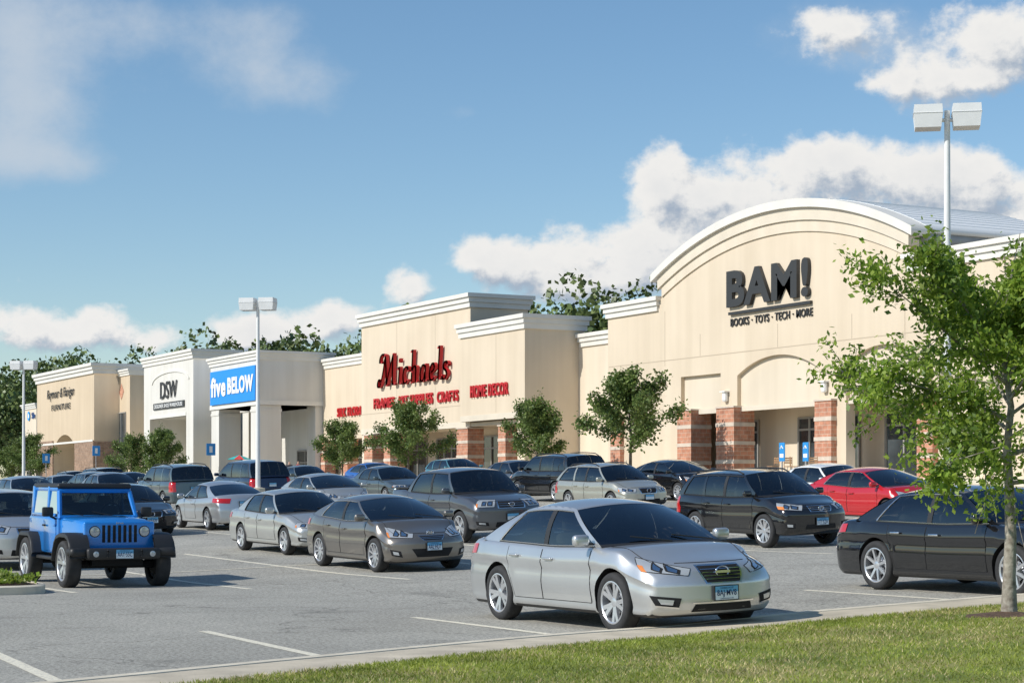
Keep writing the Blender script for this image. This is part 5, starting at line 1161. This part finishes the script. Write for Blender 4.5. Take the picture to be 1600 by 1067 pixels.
soft=[(50,130,130,120,.85),(20,30,120,60,.6),(200,40,100,50,.5),(380,95,130,75,.6),(110,255,60,32,.6),(20,240,60,40,.6),(480,130,110,50,.45),(730,175,50,18,.35),(230,420,90,28,.33),(400,30,120,40,.45),(1300,50,140,70,.45),(1480,110,150,80,.5),(1100,350,220,120,.35),(850,430,180,70,.35)]
Gh=group('cumulus',hard,34,1.6,.60,.25); Gs=group('haze_cloud',soft,17,1.1,.62,.15)
def useg(G,vec):
    q=n.new('ShaderNodeGroup'); q.node_tree=G; l.new(vec,q.inputs[0]); return q.outputs[0]
def off(dx,dy):
    q=n.new('ShaderNodeVectorMath'); q.operation='ADD'; l.new(cb.outputs[0],q.inputs[0]); q.inputs[1].default_value=(dx,dy,0); return q.outputs[0]
def mrange(v,a,b,lo=0,hi=1,sm=True):
    q=n.new('ShaderNodeMapRange'); q.interpolation_type='SMOOTHSTEP' if sm else 'LINEAR'; l.new(v,q.inputs[0])
    for i,x in enumerate((a,b,lo,hi)): q.inputs[i+1].default_value=x
    return q.outputs[0]
F0=useg(Gh,cb.outputs[0]); F1=useg(Gh,off(-.006,.009))
dh=mrange(F0,.36,.76); ds=mk('MULTIPLY',mrange(useg(Gs,cb.outputs[0]),.25,.95),.80)
dif=mk('SUBTRACT',F0,F1); core=mrange(F0,.8,1.5,0,.25,False)
lit=mk('SUBTRACT',mrange(dif,-.36,.14,0,1,True),core)
cm=n.new('ShaderNodeMix'); cm.data_type='RGBA'; cm.inputs[6].default_value=(.40,.48,.59,1); cm.inputs[7].default_value=(.93,.92,.90,1); l.new(lit,cm.inputs[0])
c1=n.new('ShaderNodeBackground'); l.new(cm.outputs[2],c1.inputs[0]); c1.inputs[1].default_value=.93
c2=n.new('ShaderNodeBackground'); c2.inputs[0].default_value=(.56,.63,.71,1); c2.inputs[1].default_value=1.0
up_=mrange(ele,.0,.02)
m1=n.new('ShaderNodeMixShader'); l.new(mk('MULTIPLY',ds,up_),m1.inputs[0]); l.new(bg.outputs[0],m1.inputs[1]); l.new(c2.outputs[0],m1.inputs[2])
m2=n.new('ShaderNodeMixShader'); l.new(mk('MULTIPLY',dh,up_),m2.inputs[0]); l.new(m1.outputs[0],m2.inputs[1]); l.new(c1.outputs[0],m2.inputs[2]); l.new(m2.outputs[0],outw.inputs[0])
# ---------------------------------------------------------------- camera
cd=bpy.data.cameras.new('Camera'); cam=bpy.data.objects.new('Camera',cd); col.objects.link(cam); cam.location=(0,0,EYE); cam.rotation_euler=(math.radians(90),0,math.radians(90-28.2))
cd.sensor_width=36; cd.lens=36*FP/1600; cd.shift_y=(782-533.5)/1600; cd.clip_start=.5; cd.clip_end=20000; scene.camera=cam
scene.view_settings.view_transform='Standard'; scene.view_settings.look='None'; scene.view_settings.exposure=0
